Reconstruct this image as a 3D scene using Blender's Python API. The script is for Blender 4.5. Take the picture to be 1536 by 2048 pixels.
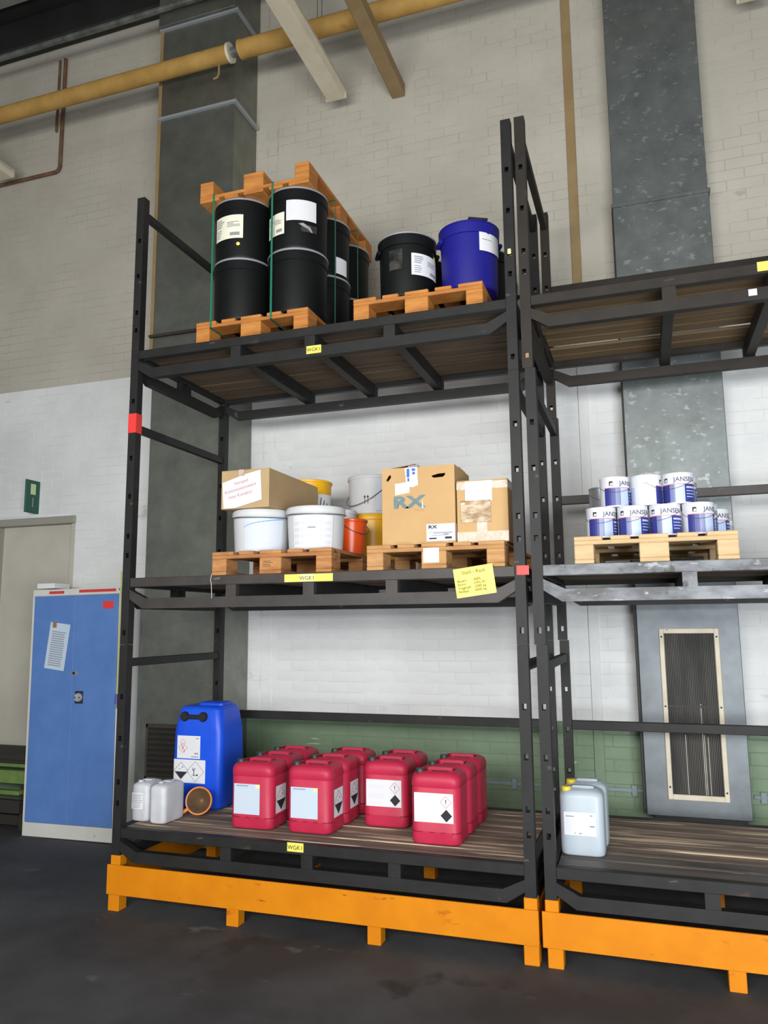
import bpy, bmesh, math, random
from mathutils import Vector, Matrix
random.seed(7)
for o in list(bpy.data.objects): bpy.data.objects.remove(o)
scene = bpy.context.scene
COL = scene.collection
R = math.radians

# ------------------------------------------------------------------ camera
CAM = Vector((3.1821, -4.168, 1.701))
yaw, pitch, roll, FPX = R(18.6474), R(8.2524), R(-0.4807), 1545.5862
fw = Vector((-math.sin(yaw)*math.cos(pitch), math.cos(yaw)*math.cos(pitch), math.sin(pitch)))
rt = Vector((math.cos(yaw), math.sin(yaw), 0))
up = rt.cross(fw)
rt2 = rt*math.cos(roll) + up*math.sin(roll)
up2 = -rt*math.sin(roll) + up*math.cos(roll)
cd = bpy.data.cameras.new('camera'); cam = bpy.data.objects.new('camera', cd); COL.objects.link(cam)
m = Matrix((rt2, up2, -fw)).transposed().to_4x4(); m.translation = CAM
cam.matrix_world = m
cd.sensor_fit = 'HORIZONTAL'; cd.sensor_width = 36.0; cd.lens = FPX*36/1536
cd.clip_start = .05; cd.clip_end = 100
scene.camera = cam

# ------------------------------------------------------------------ light
w = bpy.data.worlds.new('world'); scene.world = w; w.use_nodes = True
bg = w.node_tree.nodes['Background']
bg.inputs[0].default_value = (.93, .97, 1, 1); bg.inputs[1].default_value = .20
def area(name, loc, rot, sx, sy, power, col=(1, 1, 1)):
    l = bpy.data.lights.new(name, 'AREA'); l.shape = 'RECTANGLE'; l.size = sx; l.size_y = sy
    l.energy = power; l.color = col
    o = bpy.data.objects.new(name, l); o.location = loc; o.rotation_euler = rot; COL.objects.link(o)
    return o
# long window band in the opposite hall wall, about 3 m up
area('window_band_light', (1.9, -6.2, 2.7), (R(90), 0, 0), 4.5, 1.1, 385, (1, .985, .95))
# open gate low on the right behind the camera
area('gate_light', (5.2, -5.2, 1.3), (R(90), 0, R(14)), 2.6, 2.2, 320, (.93, .97, 1))
# skylight strip in the roof behind the camera
area('skylight_light', (1.0, -5.5, 7.7), (R(22), 0, 0), 7.0, 1.5, 30, (.97, .98, 1))
scene.view_settings.view_transform = 'Standard'; scene.view_settings.look = 'None'
scene.view_settings.gamma = 1; scene.view_settings.use_curve_mapping = False
scene.view_settings.exposure = 0.0

# ------------------------------------------------------------------ materials
def lin(c):
    def g(x):
        x /= 255
        return x/12.92 if x <= .04045 else ((x+.055)/1.055)**2.4
    return (g(c[0]), g(c[1]), g(c[2]), 1)
MATS = {}
def mat(name, c, rough=.6, metal=0, c2=None, scale=6, stretch=(1, 1, 1), contrast=(.35, .65), detail=4,
        bump=0, bscale=None, spots=None, spec=None, trans=0, alpha=1):
    """base colour, optional second colour mixed by noise, optional spots=(colour, scale, threshold, stretch)"""
    if name in MATS: return MATS[name]
    m = bpy.data.materials.new(name); m.use_nodes = True
    nt = m.node_tree; N = nt.nodes; L = nt.links; b = N['Principled BSDF']
    b.inputs['Roughness'].default_value = rough; b.inputs['Metallic'].default_value = metal
    if spec is not None: b.inputs['Specular IOR Level'].default_value = spec
    if trans: b.inputs['Transmission Weight'].default_value = trans
    b.inputs['Base Color'].default_value = lin(c)
    if alpha < 1: b.inputs['Alpha'].default_value = alpha
    tc = None
    def coords(st):
        nonlocal tc
        if tc is None:
            tc = N.new('ShaderNodeTexCoord')
        mp = N.new('ShaderNodeMapping'); mp.inputs['Scale'].default_value = st
        L.new(tc.outputs['Object'], mp.inputs['Vector'])
        return mp.outputs['Vector']
    def noise(sc, st, det=4):
        n = N.new('ShaderNodeTexNoise'); n.inputs['Scale'].default_value = sc; n.inputs['Detail'].default_value = det
        n.inputs['Roughness'].default_value = .6
        L.new(coords(st), n.inputs['Vector']); return n.outputs['Fac']
    def ramp(f, lo, hi):
        r = N.new('ShaderNodeValToRGB'); r.color_ramp.elements[0].position = lo; r.color_ramp.elements[1].position = hi
        L.new(f, r.inputs['Fac']); return r.outputs['Color']
    cur = None
    if c2 is not None:
        mx = N.new('ShaderNodeMix'); mx.data_type = 'RGBA'
        mx.inputs['A'].default_value = lin(c); mx.inputs['B'].default_value = lin(c2)
        L.new(ramp(noise(scale, stretch, detail), *contrast), mx.inputs['Factor']); cur = mx.outputs['Result']
    for sp in (spots or []):
        mx = N.new('ShaderNodeMix'); mx.data_type = 'RGBA'
        if cur is None: mx.inputs['A'].default_value = lin(c)
        else: L.new(cur, mx.inputs['A'])
        mx.inputs['B'].default_value = lin(sp[0])
        L.new(ramp(noise(sp[1], sp[3], 5), sp[2], sp[2]+.06), mx.inputs['Factor']); cur = mx.outputs['Result']
    if cur is not None: L.new(cur, b.inputs['Base Color'])
    if bump:
        bp = N.new('ShaderNodeBump'); bp.inputs['Strength'].default_value = bump; bp.inputs['Distance'].default_value = .01
        L.new(noise(bscale or scale*4, stretch, 4), bp.inputs['Height']); L.new(bp.outputs['Normal'], b.inputs['Normal'])
    MATS[name] = m
    return m
I1 = (1, 1, 1)
M = dict(
    white=mat('wall_white_paint', (224, 226, 226), .75, c2=(210, 212, 212), scale=1.6, bump=.15, bscale=30,
              spots=[((190, 190, 192), 2.2, .66, (1, 1, 2))]),
    beige=mat('wall_beige_paint', (186, 181, 169), .8, c2=(174, 169, 157), scale=1.3, bump=.15, bscale=30,
              spots=[((164, 159, 148), 2.4, .66, (1, 1, 1.5))]),
    green=mat('wall_green_paint', (116, 136, 110), .55, c2=(102, 124, 96), scale=3, bump=.1, bscale=30,
              spots=[((185, 200, 180), 5, .70, (.5, 1, 5)), ((60, 80, 60), 3, .66, (1, 1, 1))]),
    mortw=mat('mortar_white', (208, 209, 211), .9, c2=(222, 223, 226), scale=3, contrast=(.45,.55)),
    mortb=mat('mortar_beige', (164, 159, 149), .9, c2=(180, 175, 163), scale=2.5, contrast=(.45,.55)),
    mortg=mat('mortar_green', (104, 126, 100), .9, c2=(114, 134, 108), scale=3),
    floor=mat('floor_concrete', (72, 72, 74), .8, c2=(50, 50, 51), scale=1.1, contrast=(.38, .62), detail=6, bump=.12, bscale=18,
              spots=[((86, 87, 88), 2.1, .64, (1, 1.6, 1)), ((44, 43, 43), 1.4, .62, (1, 1, 1))]),
    ceil=mat('ceiling_panel_grey', (134, 131, 122), .9, c2=(120, 117, 108), scale=2),
    darksteel=mat('dark_steel', (34, 36, 34), .6, c2=(26, 27, 26), scale=4),
    rack=mat('rack_black_paint', (39, 38, 38), .55, c2=(30, 30, 30), scale=5, bump=.05, spec=.3,
             spots=[((74, 72, 72), 9, .66, (1, 1, 2)), ((62, 48, 42), 6, .66, (1, 1, 1))]),
    rackb=mat('rack_brown_paint', (62, 56, 53), .55, c2=(48, 44, 42), scale=5, bump=.05,
              spots=[((112, 106, 104), 8, .66, (1, 1, 2)), ((62, 48, 44), 5, .66, (1, 1, 1))]),
    rack2=mat('rack_dark_brown_paint', (48, 43, 38), .6, c2=(38, 34, 31), scale=5, bump=.05, spec=.3, spots=[((66, 56, 48), 7, .66, (1, 1, 2))]),
    rackw=mat('rack_scuffed_paint', (66, 67, 70), .5, c2=(122, 126, 132), scale=4, stretch=(1, 1, 2.2), contrast=(.40, .62), detail=6, bump=.05,
              spots=[((150, 154, 160), 9, .60, (1, 1, 2.5)), ((40, 40, 42), 5, .60, (1.6, 1, 1))]),
    deck=mat('deck_wood', (140, 122, 106), .8, c2=(98, 84, 74), scale=3, stretch=(.35, 5, 5), contrast=(.35, .65), bump=.2, bscale=20,
             spots=[((76, 66, 58), 2.5, .60, (.7, 6, 6)), ((222, 198, 168), 1.5, .545, (.5, 8, 8))]),
    deckdark=mat('deck_wood_oily', (98, 88, 80), .5, c2=(64, 60, 58), scale=3, stretch=(.5, 5, 5), bump=.2, bscale=20,
             spots=[((210, 186, 156), 2.0, .62, (.7, 9, 9)), ((56, 54, 53), 1.6, .56, (.8, 2, 2))]),
    underdeck=mat('deck_wood_brown', (112, 94, 72), .85, c2=(84, 70, 56), scale=3, stretch=(.3, 5, 5), bump=.2, bscale=20),
    orange=mat('orange_paint', (208, 127, 8), .55, c2=(199, 118, 6), scale=5, bump=.04, spec=.25,
               spots=[((168, 88, 8), 4, .64, (1, 1, 2)), ((96, 56, 14), 11, .67, (.5, 1, 2))]),
    galv=mat('galvanised_sheet', (126, 132, 132), .48, .75, c2=(106, 112, 111), scale=7, contrast=(.3, .7), detail=8,
             spots=[((146, 152, 151), 17, .60, (1, 1, 1.6))]),
    galvd=mat('galvanised_sheet_dull', (150, 152, 144), .46, .92, c2=(128, 131, 123), scale=6, contrast=(.3, .7), detail=8,
              spots=[((146, 147, 134), 3.5, .68, I1)]),
    galvl=mat('galvanised_pale', (116, 122, 126), .5, .5, c2=(100, 106, 110), scale=5),
    ochre=mat('ochre_paint', (150, 128, 90), .7, c2=(138, 115, 78), scale=4, bump=.05),
    insul=mat('pipe_insulation_yellow', (184, 146, 78), .75, c2=(166, 129, 64), scale=5, bump=.1,
              spots=[((160, 122, 66), 6, .66, (1, 1, 1))]),
    cream=mat('cream_frame_paint', (214, 205, 184), .6, c2=(200, 190, 168), scale=8, spots=[((90, 78, 62), 22, .68, I1)]),
    fin=mat('radiator_fins', (84, 81, 74), .6, .1, c2=(44, 42, 40), scale=1.6, stretch=(5, 1, .7), contrast=(.4, .6)),
    finl=mat('radiator_fins_bright', (150, 146, 138), .5, .3, c2=(120, 116, 110), scale=6),
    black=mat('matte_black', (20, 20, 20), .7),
    slat=mat('louvre_brown', (62, 55, 48), .7, c2=(48, 43, 38), scale=6),
    fixture=mat('fixture_housing', (196, 188, 168), .5, c2=(184, 176, 156), scale=4),
    diffuser=mat('fixture_diffuser', (214, 206, 184), .35, c2=(204, 194, 170), scale=5),
    rust=mat('rusty_pipe', (98, 66, 50), .8, c2=(120, 92, 62), scale=9),
    silver=mat('silver_pipe', (138, 142, 138), .35, .6, c2=(100, 104, 100), scale=8),
    locker=mat('locker_grey', (212, 211, 206), .5, c2=(204, 203, 198), scale=4, spots=[((170, 166, 156), 6, .7, I1)]),
    blue=mat('locker_blue', (90, 130, 194), .55, c2=(82, 122, 186), scale=4, bump=.08, bscale=160),
    chrome=mat('chrome', (214, 214, 214), .3, .55),
    paper=mat('paper_white', (218, 219, 223), .85),
    cream_paper=mat('paper_cream', (232, 229, 208), .8),
    bluepaper=mat('paper_pale_blue', (190, 206, 222), .75),
    redtape=mat('red_tape', (226, 60, 56), .5),
    redprint=mat('red_print', (200, 60, 60), .7),
    pinkink=mat('print_rose', (196, 130, 136), .7),
    ink=mat('print_black', (34, 34, 40), .7),
    greyink=mat('print_grey', (142, 146, 154), .8),
    paleink=mat('print_pale_grey', (205, 209, 216), .8),
    brownink=mat('print_brown', (92, 80, 24), .8),
    yellow=mat('label_yellow', (240, 222, 96), .6),
    yellow2=mat('label_bright_yellow', (252, 240, 116), .6),
    yellow3=mat('label_pale_yellow', (250, 240, 160), .6),
    redcan=mat('red_plastic', (190, 42, 74), .48, c2=(178, 36, 66), scale=5, bump=.04, bscale=60, spec=.4),
    darkcap=mat('dark_green_cap', (40, 52, 48), .5),
    bluecan=mat('blue_plastic', (18, 84, 222), .42, c2=(14, 72, 208), scale=4, bump=.04, bscale=60),
    bluedrum=mat('dark_blue_plastic', (28, 26, 128), .5, c2=(24, 23, 116), spec=.3, scale=4),
    whitecan=mat('translucent_white_plastic', (186, 197, 207), .42, c2=(178, 191, 201), scale=3, trans=.12),
    greycan=mat('grey_white_plastic', (200, 202, 208), .5, c2=(186, 188, 194), scale=6),
    yellowcap=mat('yellow_cap', (240, 206, 40), .45),
    drum=mat('black_drum', (15, 17, 18), .5, c2=(11, 13, 14), spec=.22, scale=5),
    drumrim=mat('drum_rim_grey', (168, 172, 178), .4, .4),
    strap=mat('green_strap', (22, 112, 84), .5),
    woodo=mat('pallet_wood_orange', (196, 132, 62), .75, c2=(168, 104, 44), scale=4, stretch=(1, 1, 6), bump=.15, bscale=30,
              spots=[((170, 104, 46), 6, .64, (1, 1, 3))]),
    woodt=mat('pallet_wood_tan', (196, 150, 98), .8, c2=(168, 122, 76), scale=4, stretch=(1, 1, 6), bump=.15, bscale=30,
              spots=[((140, 98, 60), 6, .64, (1, 1, 3))]),
    woodb=mat('pallet_wood_brown', (192, 138, 84), .8, c2=(156, 102, 58), scale=4, stretch=(1, 1, 6), bump=.15, bscale=30,
              spots=[((116, 76, 46), 6, .62, (1, 1, 3))]),
    woodp=mat('pallet_wood_pale', (204, 178, 136), .8, c2=(188, 160, 118), scale=4, stretch=(1, 1, 6), bump=.15, bscale=30,
              spots=[((186, 154, 110), 6, .67, (1, 1, 3))]),
    card=mat('cardboard', (196, 160, 112), .85, c2=(188, 152, 104), scale=3, bump=.05, bscale=80),
    cardd=mat('cardboard_dull', (186, 158, 118), .85, c2=(176, 148, 108), scale=3, bump=.05, bscale=80),
    cardin=mat('cardboard_inside', (120, 84, 58), .9),
    cartonblue=mat('faded_blue_print', (96, 122, 136), .85, c2=(122, 134, 132), scale=30),
    cartonfaint=mat('faint_brown_print', (176, 146, 108), .85),
    tape=mat('clear_tape', (200, 180, 164), .25, c2=(184, 160, 136), scale=14, contrast=(.4, .6), bump=.3, bscale=50),
    tapew=mat('white_tape', (226, 228, 240), .3),
    tapeblue=mat('tape_blue_print', (50, 96, 180), .5),
    pouch=mat('film_pouch', (206, 186, 158), .2, c2=(150, 120, 84), scale=12, stretch=(1, 1, 3), contrast=(.4, .6), bump=.8, bscale=24,
              spots=[((246, 240, 230), 13, .64, (1, 1, 3))]),
    bucket=mat('white_bucket', (208, 210, 212), .45, c2=(200, 202, 204), spec=.35, scale=4),
    orangeb=mat('orange_bucket', (232, 88, 30), .3, c2=(222, 78, 22), scale=4),
    yellowb=mat('yellow_bucket', (236, 180, 24), .38, c2=(226, 168, 16), scale=4),
    wire=mat('wire_handle', (96, 98, 102), .4, .5),
    canmetal=mat('tin_metal', (150, 153, 156), .35, .5, c2=(134, 138, 142), scale=6),
    canwhite=mat('paint_can_white', (214, 215, 222), .35),
    canblue=mat('paint_can_blue', (48, 54, 128), .4),
    canmid=mat('paint_can_grey_blue', (120, 128, 170), .4),
    canpale=mat('paint_can_pale_blue', (176, 190, 222), .4),
    canred=mat('paint_can_red_line', (206, 90, 110), .4),
    funnel=mat('orange_funnel', (222, 132, 38), .45, c2=(208, 116, 28), scale=6),
    funnelin=mat('funnel_grime', (112, 82, 52), .6, c2=(84, 66, 50), scale=9),
    door=mat('door_paint', (190, 187, 174), .6, c2=(178, 175, 162), scale=2, spots=[((140, 136, 126), 5, .7, (1, 1, 1))]),
    doorframe=mat('door_frame_grey', (150, 148, 138), .6),
    signgreen=mat('sign_green', (26, 82, 66), .5),
    signpale=mat('sign_pale_green', (186, 204, 158), .5),
    benchg=mat('bench_green', (112, 138, 66), .7, c2=(92, 116, 64), scale=5, spots=[((170, 180, 150), 7, .70, (1, 1, 2))]),
    benchd=mat('bench_dark', (44, 40, 36), .8),
    gribar=mat('grey_rail', (130, 142, 146), .6, c2=(116, 128, 132), scale=6),
    magnet=mat('wood_magnet', (150, 112, 70), .7),
    yrod=mat('yellow_green_cord', (150, 150, 66), .5),
    purple=mat('purple_end', (70, 56, 120), .5),
    string=mat('pale_string', (200, 198, 192), .8),
)

# ------------------------------------------------------------------ mesh builder
class MB:
    def __init__(s): s.v = []; s.f = []
    def add(s, v, f):
        k = len(s.v); s.v += [tuple(p) for p in v]; s.f += [tuple(i+k for i in q) for q in f]; return s
    def box(s, x0, x1, y0, y1, z0, z1, c=0, T=None):
        if x0 > x1: x0, x1 = x1, x0
        if y0 > y1: y0, y1 = y1, y0
        if z0 > z1: z0, z1 = z1, z0
        if c <= 0:
            v = [(x, y, z) for x in (x0, x1) for y in (y0, y1) for z in (z0, z1)]
            f = [(0, 1, 3, 2), (4, 6, 7, 5), (0, 4, 5, 1), (2, 3, 7, 6), (0, 2, 6, 4), (1, 5, 7, 3)]
        else:
            c = min(c, (x1-x0)*.45, (y1-y0)*.45, (z1-z0)*.45)
            v = []; idx = {}
            X = (x0, x1); Y = (y0, y1); Z = (z0, z1); s_ = (1, -1)
            for i in (0, 1):
                for j in (0, 1):
                    for k in (0, 1):
                        idx[i, j, k] = len(v)
                        v += [(X[i], Y[j]+s_[j]*c, Z[k]+s_[k]*c), (X[i]+s_[i]*c, Y[j], Z[k]+s_[k]*c), (X[i]+s_[i]*c, Y[j]+s_[j]*c, Z[k])]
            f = []
            for i in (0, 1): f.append([idx[i, a, b] for a, b in ((0, 0), (1, 0), (1, 1), (0, 1))])
            for j in (0, 1): f.append([idx[a, j, b]+1 for a, b in ((0, 0), (1, 0), (1, 1), (0, 1))])
            for k in (0, 1): f.append([idx[a, b, k]+2 for a, b in ((0, 0), (1, 0), (1, 1), (0, 1))])
            for a in (0, 1):
                for b in (0, 1):
                    f.append([idx[a, b, 0], idx[a, b, 1], idx[a, b, 1]+1, idx[a, b, 0]+1])
                    f.append([idx[a, 0, b], idx[a, 1, b], idx[a, 1, b]+2, idx[a, 0, b]+2])
                    f.append([idx[0, a, b]+1, idx[1, a, b]+1, idx[1, a, b]+2, idx[0, a, b]+2])
            for q in idx.values(): f.append([q, q+1, q+2])
        if T is not None: v = [T @ Vector(p) for p in v]
        return s.add(v, f)
    def lathe(s, prof, n=32, cx=0, cy=0, T=None):
        """profile of (r, z) from bottom to top; r==0 closes"""
        v = []; f = []; rings = []
        for r, z in prof:
            if r <= 1e-6: rings.append([len(v)]); v.append((cx, cy, z))
            else:
                rings.append(list(range(len(v), len(v)+n)))
                v += [(cx+r*math.cos(2*math.pi*i/n), cy+r*math.sin(2*math.pi*i/n), z) for i in range(n)]
        for a, b in zip(rings, rings[1:]):
            for i in range(n):
                j = (i+1) % n
                if len(a) == 1 and len(b) == 1: continue
                if len(a) == 1: f.append((a[0], b[j], b[i]))
                elif len(b) == 1: f.append((a[i], a[j], b[0]))
                else: f.append((a[i], a[j], b[j], b[i]))
        if T is not None: v = [T @ Vector(p) for p in v]
        return s.add(v, f)
    def tube(s, pts, r, n=8):
        pts = [Vector(p) for p in pts]; v = []; f = []
        u = None
        for i, p in enumerate(pts):
            d = (pts[min(i+1, len(pts)-1)]-pts[max(i-1, 0)]).normalized()
            if u is None:
                u = d.orthogonal().normalized()
            else:
                u = (u-d*u.dot(d)).normalized()
            wv = d.cross(u)
            v += [p+(u*math.cos(2*math.pi*k/n)+wv*math.sin(2*math.pi*k/n))*r for k in range(n)]
        for i in range(len(pts)-1):
            for k in range(n):
                a = i*n+k; b = i*n+(k+1) % n
                f.append((a, b, b+n, a+n))
        f.append(tuple(range(n))[::-1]); f.append(tuple(range((len(pts)-1)*n, len(pts)*n)))
        return s.add(v, f)
    def loft(s, rings):
        n = len(rings[0]); v = []; f = []
        for r in rings: v += r
        for i in range(len(rings)-1):
            for k in range(n):
                a = i*n+k; b = i*n+(k+1) % n
                f.append((a, b, b+n, a+n))
        f.append(tuple(range(n))[::-1]); f.append(tuple(range((len(rings)-1)*n, len(rings)*n)))
        return s.add(v, f)
    def prism(s, poly, axis, a, b):
        """extrude a 2-D polygon along axis ('x': (y,z), 'y': (x,z), 'z': (x,y))"""
        def P(p, t): return {'x': (t, p[0], p[1]), 'y': (p[0], t, p[1]), 'z': (p[0], p[1], t)}[axis]
        n = len(poly); v = [P(p, a) for p in poly]+[P(p, b) for p in poly]
        f = [tuple(range(n)), tuple(range(n, 2*n))[::-1]]+[(i, (i+1) % n, n+(i+1) % n, n+i) for i in range(n)]
        return s.add(v, f)
    def mesh(s, name, mats, smooth=None, matidx=None):
        me = bpy.data.meshes.new(name); me.from_pydata(s.v, [], s.f)
        bm = bmesh.new(); bm.from_mesh(me); bmesh.ops.recalc_face_normals(bm, faces=bm.faces); bm.to_mesh(me); bm.free()
        for q in (mats if isinstance(mats, (list, tuple)) else [mats]): me.materials.append(q)
        if matidx: me.polygons.foreach_set('material_index', matidx)
        if smooth:
            me.polygons.foreach_set('use_smooth', [True]*len(me.polygons)); me.set_sharp_from_angle(angle=R(smooth))
        me.update(); return me
    def build(s, name, mats, parent=None, smooth=None, loc=None):
        o = bpy.data.objects.new(name, s.mesh(name, mats, smooth)); COL.objects.link(o)
        if parent is not None: o.parent = parent
        if loc is not None: o.location = loc
        return o

def tag(o, label=None, cat=None, group=None, kind=None):
    if label: o['label'] = label
    if cat: o['category'] = cat
    if group: o['group'] = group
    if kind: o['kind'] = kind
    return o
def thing(name, label, cat, loc=(0, 0, 0), rz=0, group=None, ry=0):
    o = bpy.data.objects.new(name, None); o.empty_display_size = .1; COL.objects.link(o)
    o.location = loc; o.rotation_euler = (0, ry, rz)
    return tag(o, label, cat, group)
def copy_tree(src, parent=None, **kw):
    c = src.copy(); COL.objects.link(c)
    if parent is not None: c.parent = parent
    for ch in list(src.children): copy_tree(ch, c)
    return c
def dup(src, label, loc, rz=0, group=None):
    c = copy_tree(src); c.location = loc; c.rotation_euler = (0, 0, rz); c['label'] = label
    if group: c['group'] = group
    return c
def mesh_copy(src_mesh, name, parent, loc=(0, 0, 0), rot=(0, 0, 0), scale=(1, 1, 1)):
    o = bpy.data.objects.new(name, src_mesh); COL.objects.link(o); o.parent = parent
    o.location = loc; o.rotation_euler = rot; o.scale = scale
    return o

# ---- flat print: 2-D shapes mapped to a surface
def flat(origin, ux, uy, n):
    O = Vector(origin); ux = Vector(ux).normalized(); uy = Vector(uy).normalized(); n = Vector(n).normalized()
    return lambda u, v, off: O+ux*u+uy*v+n*off
def cyl(cx, cy, r, a0, z0, taper=0):
    """u runs along the arc to the right of angle a0 (0 faces -Y, positive towards +X)"""
    def f(u, v, off):
        rr = r+taper*(v)+off; a = a0+u/r
        return Vector((cx+rr*math.sin(a), cy-rr*math.cos(a), z0+v))
    return f
class Ink:
    def __init__(s, fn, off=.0012, th=0, seg=None):
        s.fn = fn; s.off = off; s.seg = seg; s.mb = MB()
    def poly(s, pts):
        s.mb.add([s.fn(u, v, s.off) for u, v in pts], [tuple(range(len(pts)))]); return s
    def rect(s, u0, v0, u1, v1):
        n = max(1, int(abs(u1-u0)/s.seg)+1) if s.seg else 1
        for i in range(n):
            a = u0+(u1-u0)*i/n; b = u0+(u1-u0)*(i+1)/n
            s.poly([(a, v0), (b, v0), (b, v1), (a, v1)])
        return s
    def line(s, a, b, w):
        a = Vector(a); b = Vector(b); d = (b-a).normalized(); p = Vector((-d.y, d.x))*w/2
        return s.poly([a-p, b-p, b+p, a+p])
    def diamond(s, u, v, r, w):
        q = [(u, v-r), (u+r, v), (u, v+r), (u-r, v)]
        for i in range(4): s.line(q[i], q[(i+1) % 4], w)
        return s
    def text(s, t, u, v, size, bold=0, align='LEFT', rot=0, sx=1):
        vs, fs = text_geo(t, bold, align)
        c, sn = math.cos(rot), math.sin(rot)
        s.mb.add([s.fn(u+(x*sx*c-y*sn)*size, v+(x*sx*sn+y*c)*size, s.off) for x, y in vs], fs)
        return s
    def lines(s, u0, v0, u1, v1, n, fill=.45, jag=.3):
        h = (v1-v0)/n
        for i in range(n):
            e = u1-(u1-u0)*random.random()*jag
            s.rect(u0, v0+i*h, e, v0+i*h+h*fill)
        return s
    def build(s, name, m, parent): 
        me = bpy.data.meshes.new(name); me.from_pydata([tuple(p) for p in s.mb.v], [], s.mb.f); me.materials.append(m); me.update()
        o = bpy.data.objects.new(name, me); COL.objects.link(o); o.parent = parent
        if name in ('print', 'small_print', 'stamped_print', 'tape_print', 'heading'): o['kind'] = 'stuff'
        return o
_tc = {}
def text_geo(t, bold=0, align='LEFT'):
    k = (t, bold, align)
    if k not in _tc:
        cu = bpy.data.curves.new('lettering', 'FONT'); cu.body = t; cu.size = 1; cu.offset = bold; cu.align_x = align
        cu.resolution_u = 3
        ob = bpy.data.objects.new('lettering', cu); COL.objects.link(ob)
        bpy.context.view_layer.update()
        me = bpy.data.meshes.new_from_object(ob.evaluated_get(bpy.context.evaluated_depsgraph_get()))
        _tc[k] = ([(p.co.x, p.co.y) for p in me.vertices], [tuple(p.vertices) for p in me.polygons])
        bpy.data.objects.remove(ob); bpy.data.curves.remove(cu); bpy.data.meshes.remove(me)
    return _tc[k]

# ------------------------------------------------------------------ structure: floor, ceiling, brick wall
WY = 1.66                                    # face of the brick wall
f = MB().box(-7, 8, -9, 2.2, -.2, 0).build('floor', M['floor']); tag(f, kind='structure')

wall = MB().box(-4.6, -2.80, WY+.0017, WY+.3, 0, 8.2).box(-1.815, 5.6, WY+.0017, WY+.3, 0, 8.2).box(-2.80, -1.815, WY+.0017, WY+.3, 2.70, 8.2) \
    .box(-2.80, -1.815, WY+.0017, WY+.3, 0, .60)
wall_back = wall.build('wall_back', M['mortb']); tag(wall_back, kind='structure')
# painted joints of the lower two bands
MB().box(-4.6, -2.80, WY+.0015, WY+.02, 1.0, 4.0).box(-2.8, -1.815, WY+.0015, WY+.02, 2.70, 4.0).box(-1.815, 5.6, WY+.0015, WY+.02, 1.0, 4.0) \
    .build('painted_joints', M['mortw'], wall_back)
MB().box(-4.6, -2.80, WY+.0015, WY+.02, 0, 1.0).box(-1.815, 5.6, WY+.0015, WY+.02, 0, 1.0).box(-2.8, -1.815, WY+.0015, WY+.02, 0, .6).build('painted_joints', M['mortg'], wall_back)
CH = 1/12; JT = .005
def brick_mb(L, H, depth=.008, c=.0016):
    mb = MB(); x0, x1, z0, z1 = -L/2, L/2, -H/2, H/2
    v = [(x0, depth, z0), (x1, depth, z0), (x1, depth, z1), (x0, depth, z1), (x0, c, z0), (x1, c, z0), (x1, c, z1), (x0, c, z1),
         (x0+c, 0, z0+c), (x1-c, 0, z0+c), (x1-c, 0, z1-c), (x0+c, 0, z1-c)]
    f = []
    for b in (0, 4):
        for i in range(4): f.append((b+i, b+(i+1) % 4, b+4+(i+1) % 4, b+4+i))
    f.append((8, 9, 10, 11))
    return mb.add(v, f)
brick_mesh = {}
near = []; rest = {'w': MB(), 'b': MB(), 'g': MB()}
def vis(x, z):
    """bricks the racks, ducts and goods leave in plain view (largest in the picture)"""
    if .27 < x < 2.45 and (1.12 < z < 1.75 or 2.72 < z < 3.25): return True
    if 2.86 < x < 3.04 and 1.1 < z < 1.75: return True
    if .9 < x < 2.4 and .62 < z < .96: return True
    return False
for ci in range(int(8.2/CH)):
    z = (ci+.5)*CH
    band = 'g' if z < 1.0 else ('w' if z < 4.0 else 'b')
    x = -4.6-(.125 if ci % 2 else 0)
    while x < 5.6:
        x0, x1 = x, x+.25; x += .25
        segs = [(x0, x1)]
        # toothing column beside the left duct
        if x1 > .12 and x0 < .235:
            segs = []
            if .12-x0 > .04: segs.append((x0, .12))
            if x1-.235 > .04: segs.append((.235, x1))
        if .58 < z < 2.72:
            ns = []
            for a, b in segs:
                if b <= -2.8 or a >= -1.815: ns.append((a, b))
                else:
                    if a < -2.84: ns.append((a, -2.8))
                    if b > -1.775: ns.append((-1.815, b))
            segs = ns
        for a, b in segs:
            a = max(a, -4.6); L = b-a-JT
            if L < .03: continue
            near.append((((a+b)/2, z), L, band, 0))
    near.append(((.1775, z), .086 if ci % 2 else .100, band, -.0035 if ci % 2 else 0))
picked = 0
for (cx, cz), L, band, rec in near:
    jig = random.uniform(0, .0009)*(1 if random.random() < .8 else 1.6)
    if picked < 300 and vis(cx, cz) and L > .2:
        k = (round(L, 3), band)
        if k not in brick_mesh: brick_mesh[k] = brick_mb(L, CH-JT).mesh('brick', {'w': M['white'], 'b': M['beige'], 'g': M['green']}[band])
        mesh_copy(brick_mesh[k], 'brick', wall_back, (cx, WY+jig+rec, cz)); picked += 1
    else:
        bm_ = brick_mb(L, CH-JT-(.006 if rec else 0))
        rest[band].add([(p[0]+cx, p[1]+WY+jig+rec, p[2]+cz) for p in bm_.v], bm_.f)
for k, nm in (('w', 'white_bricks'), ('b', 'beige_bricks'), ('g', 'green_bricks')):
    o = rest[k].build(nm, {'w': M['white'], 'b': M['beige'], 'g': M['green']}[k], wall_back); tag(o, kind='stuff')

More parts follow.
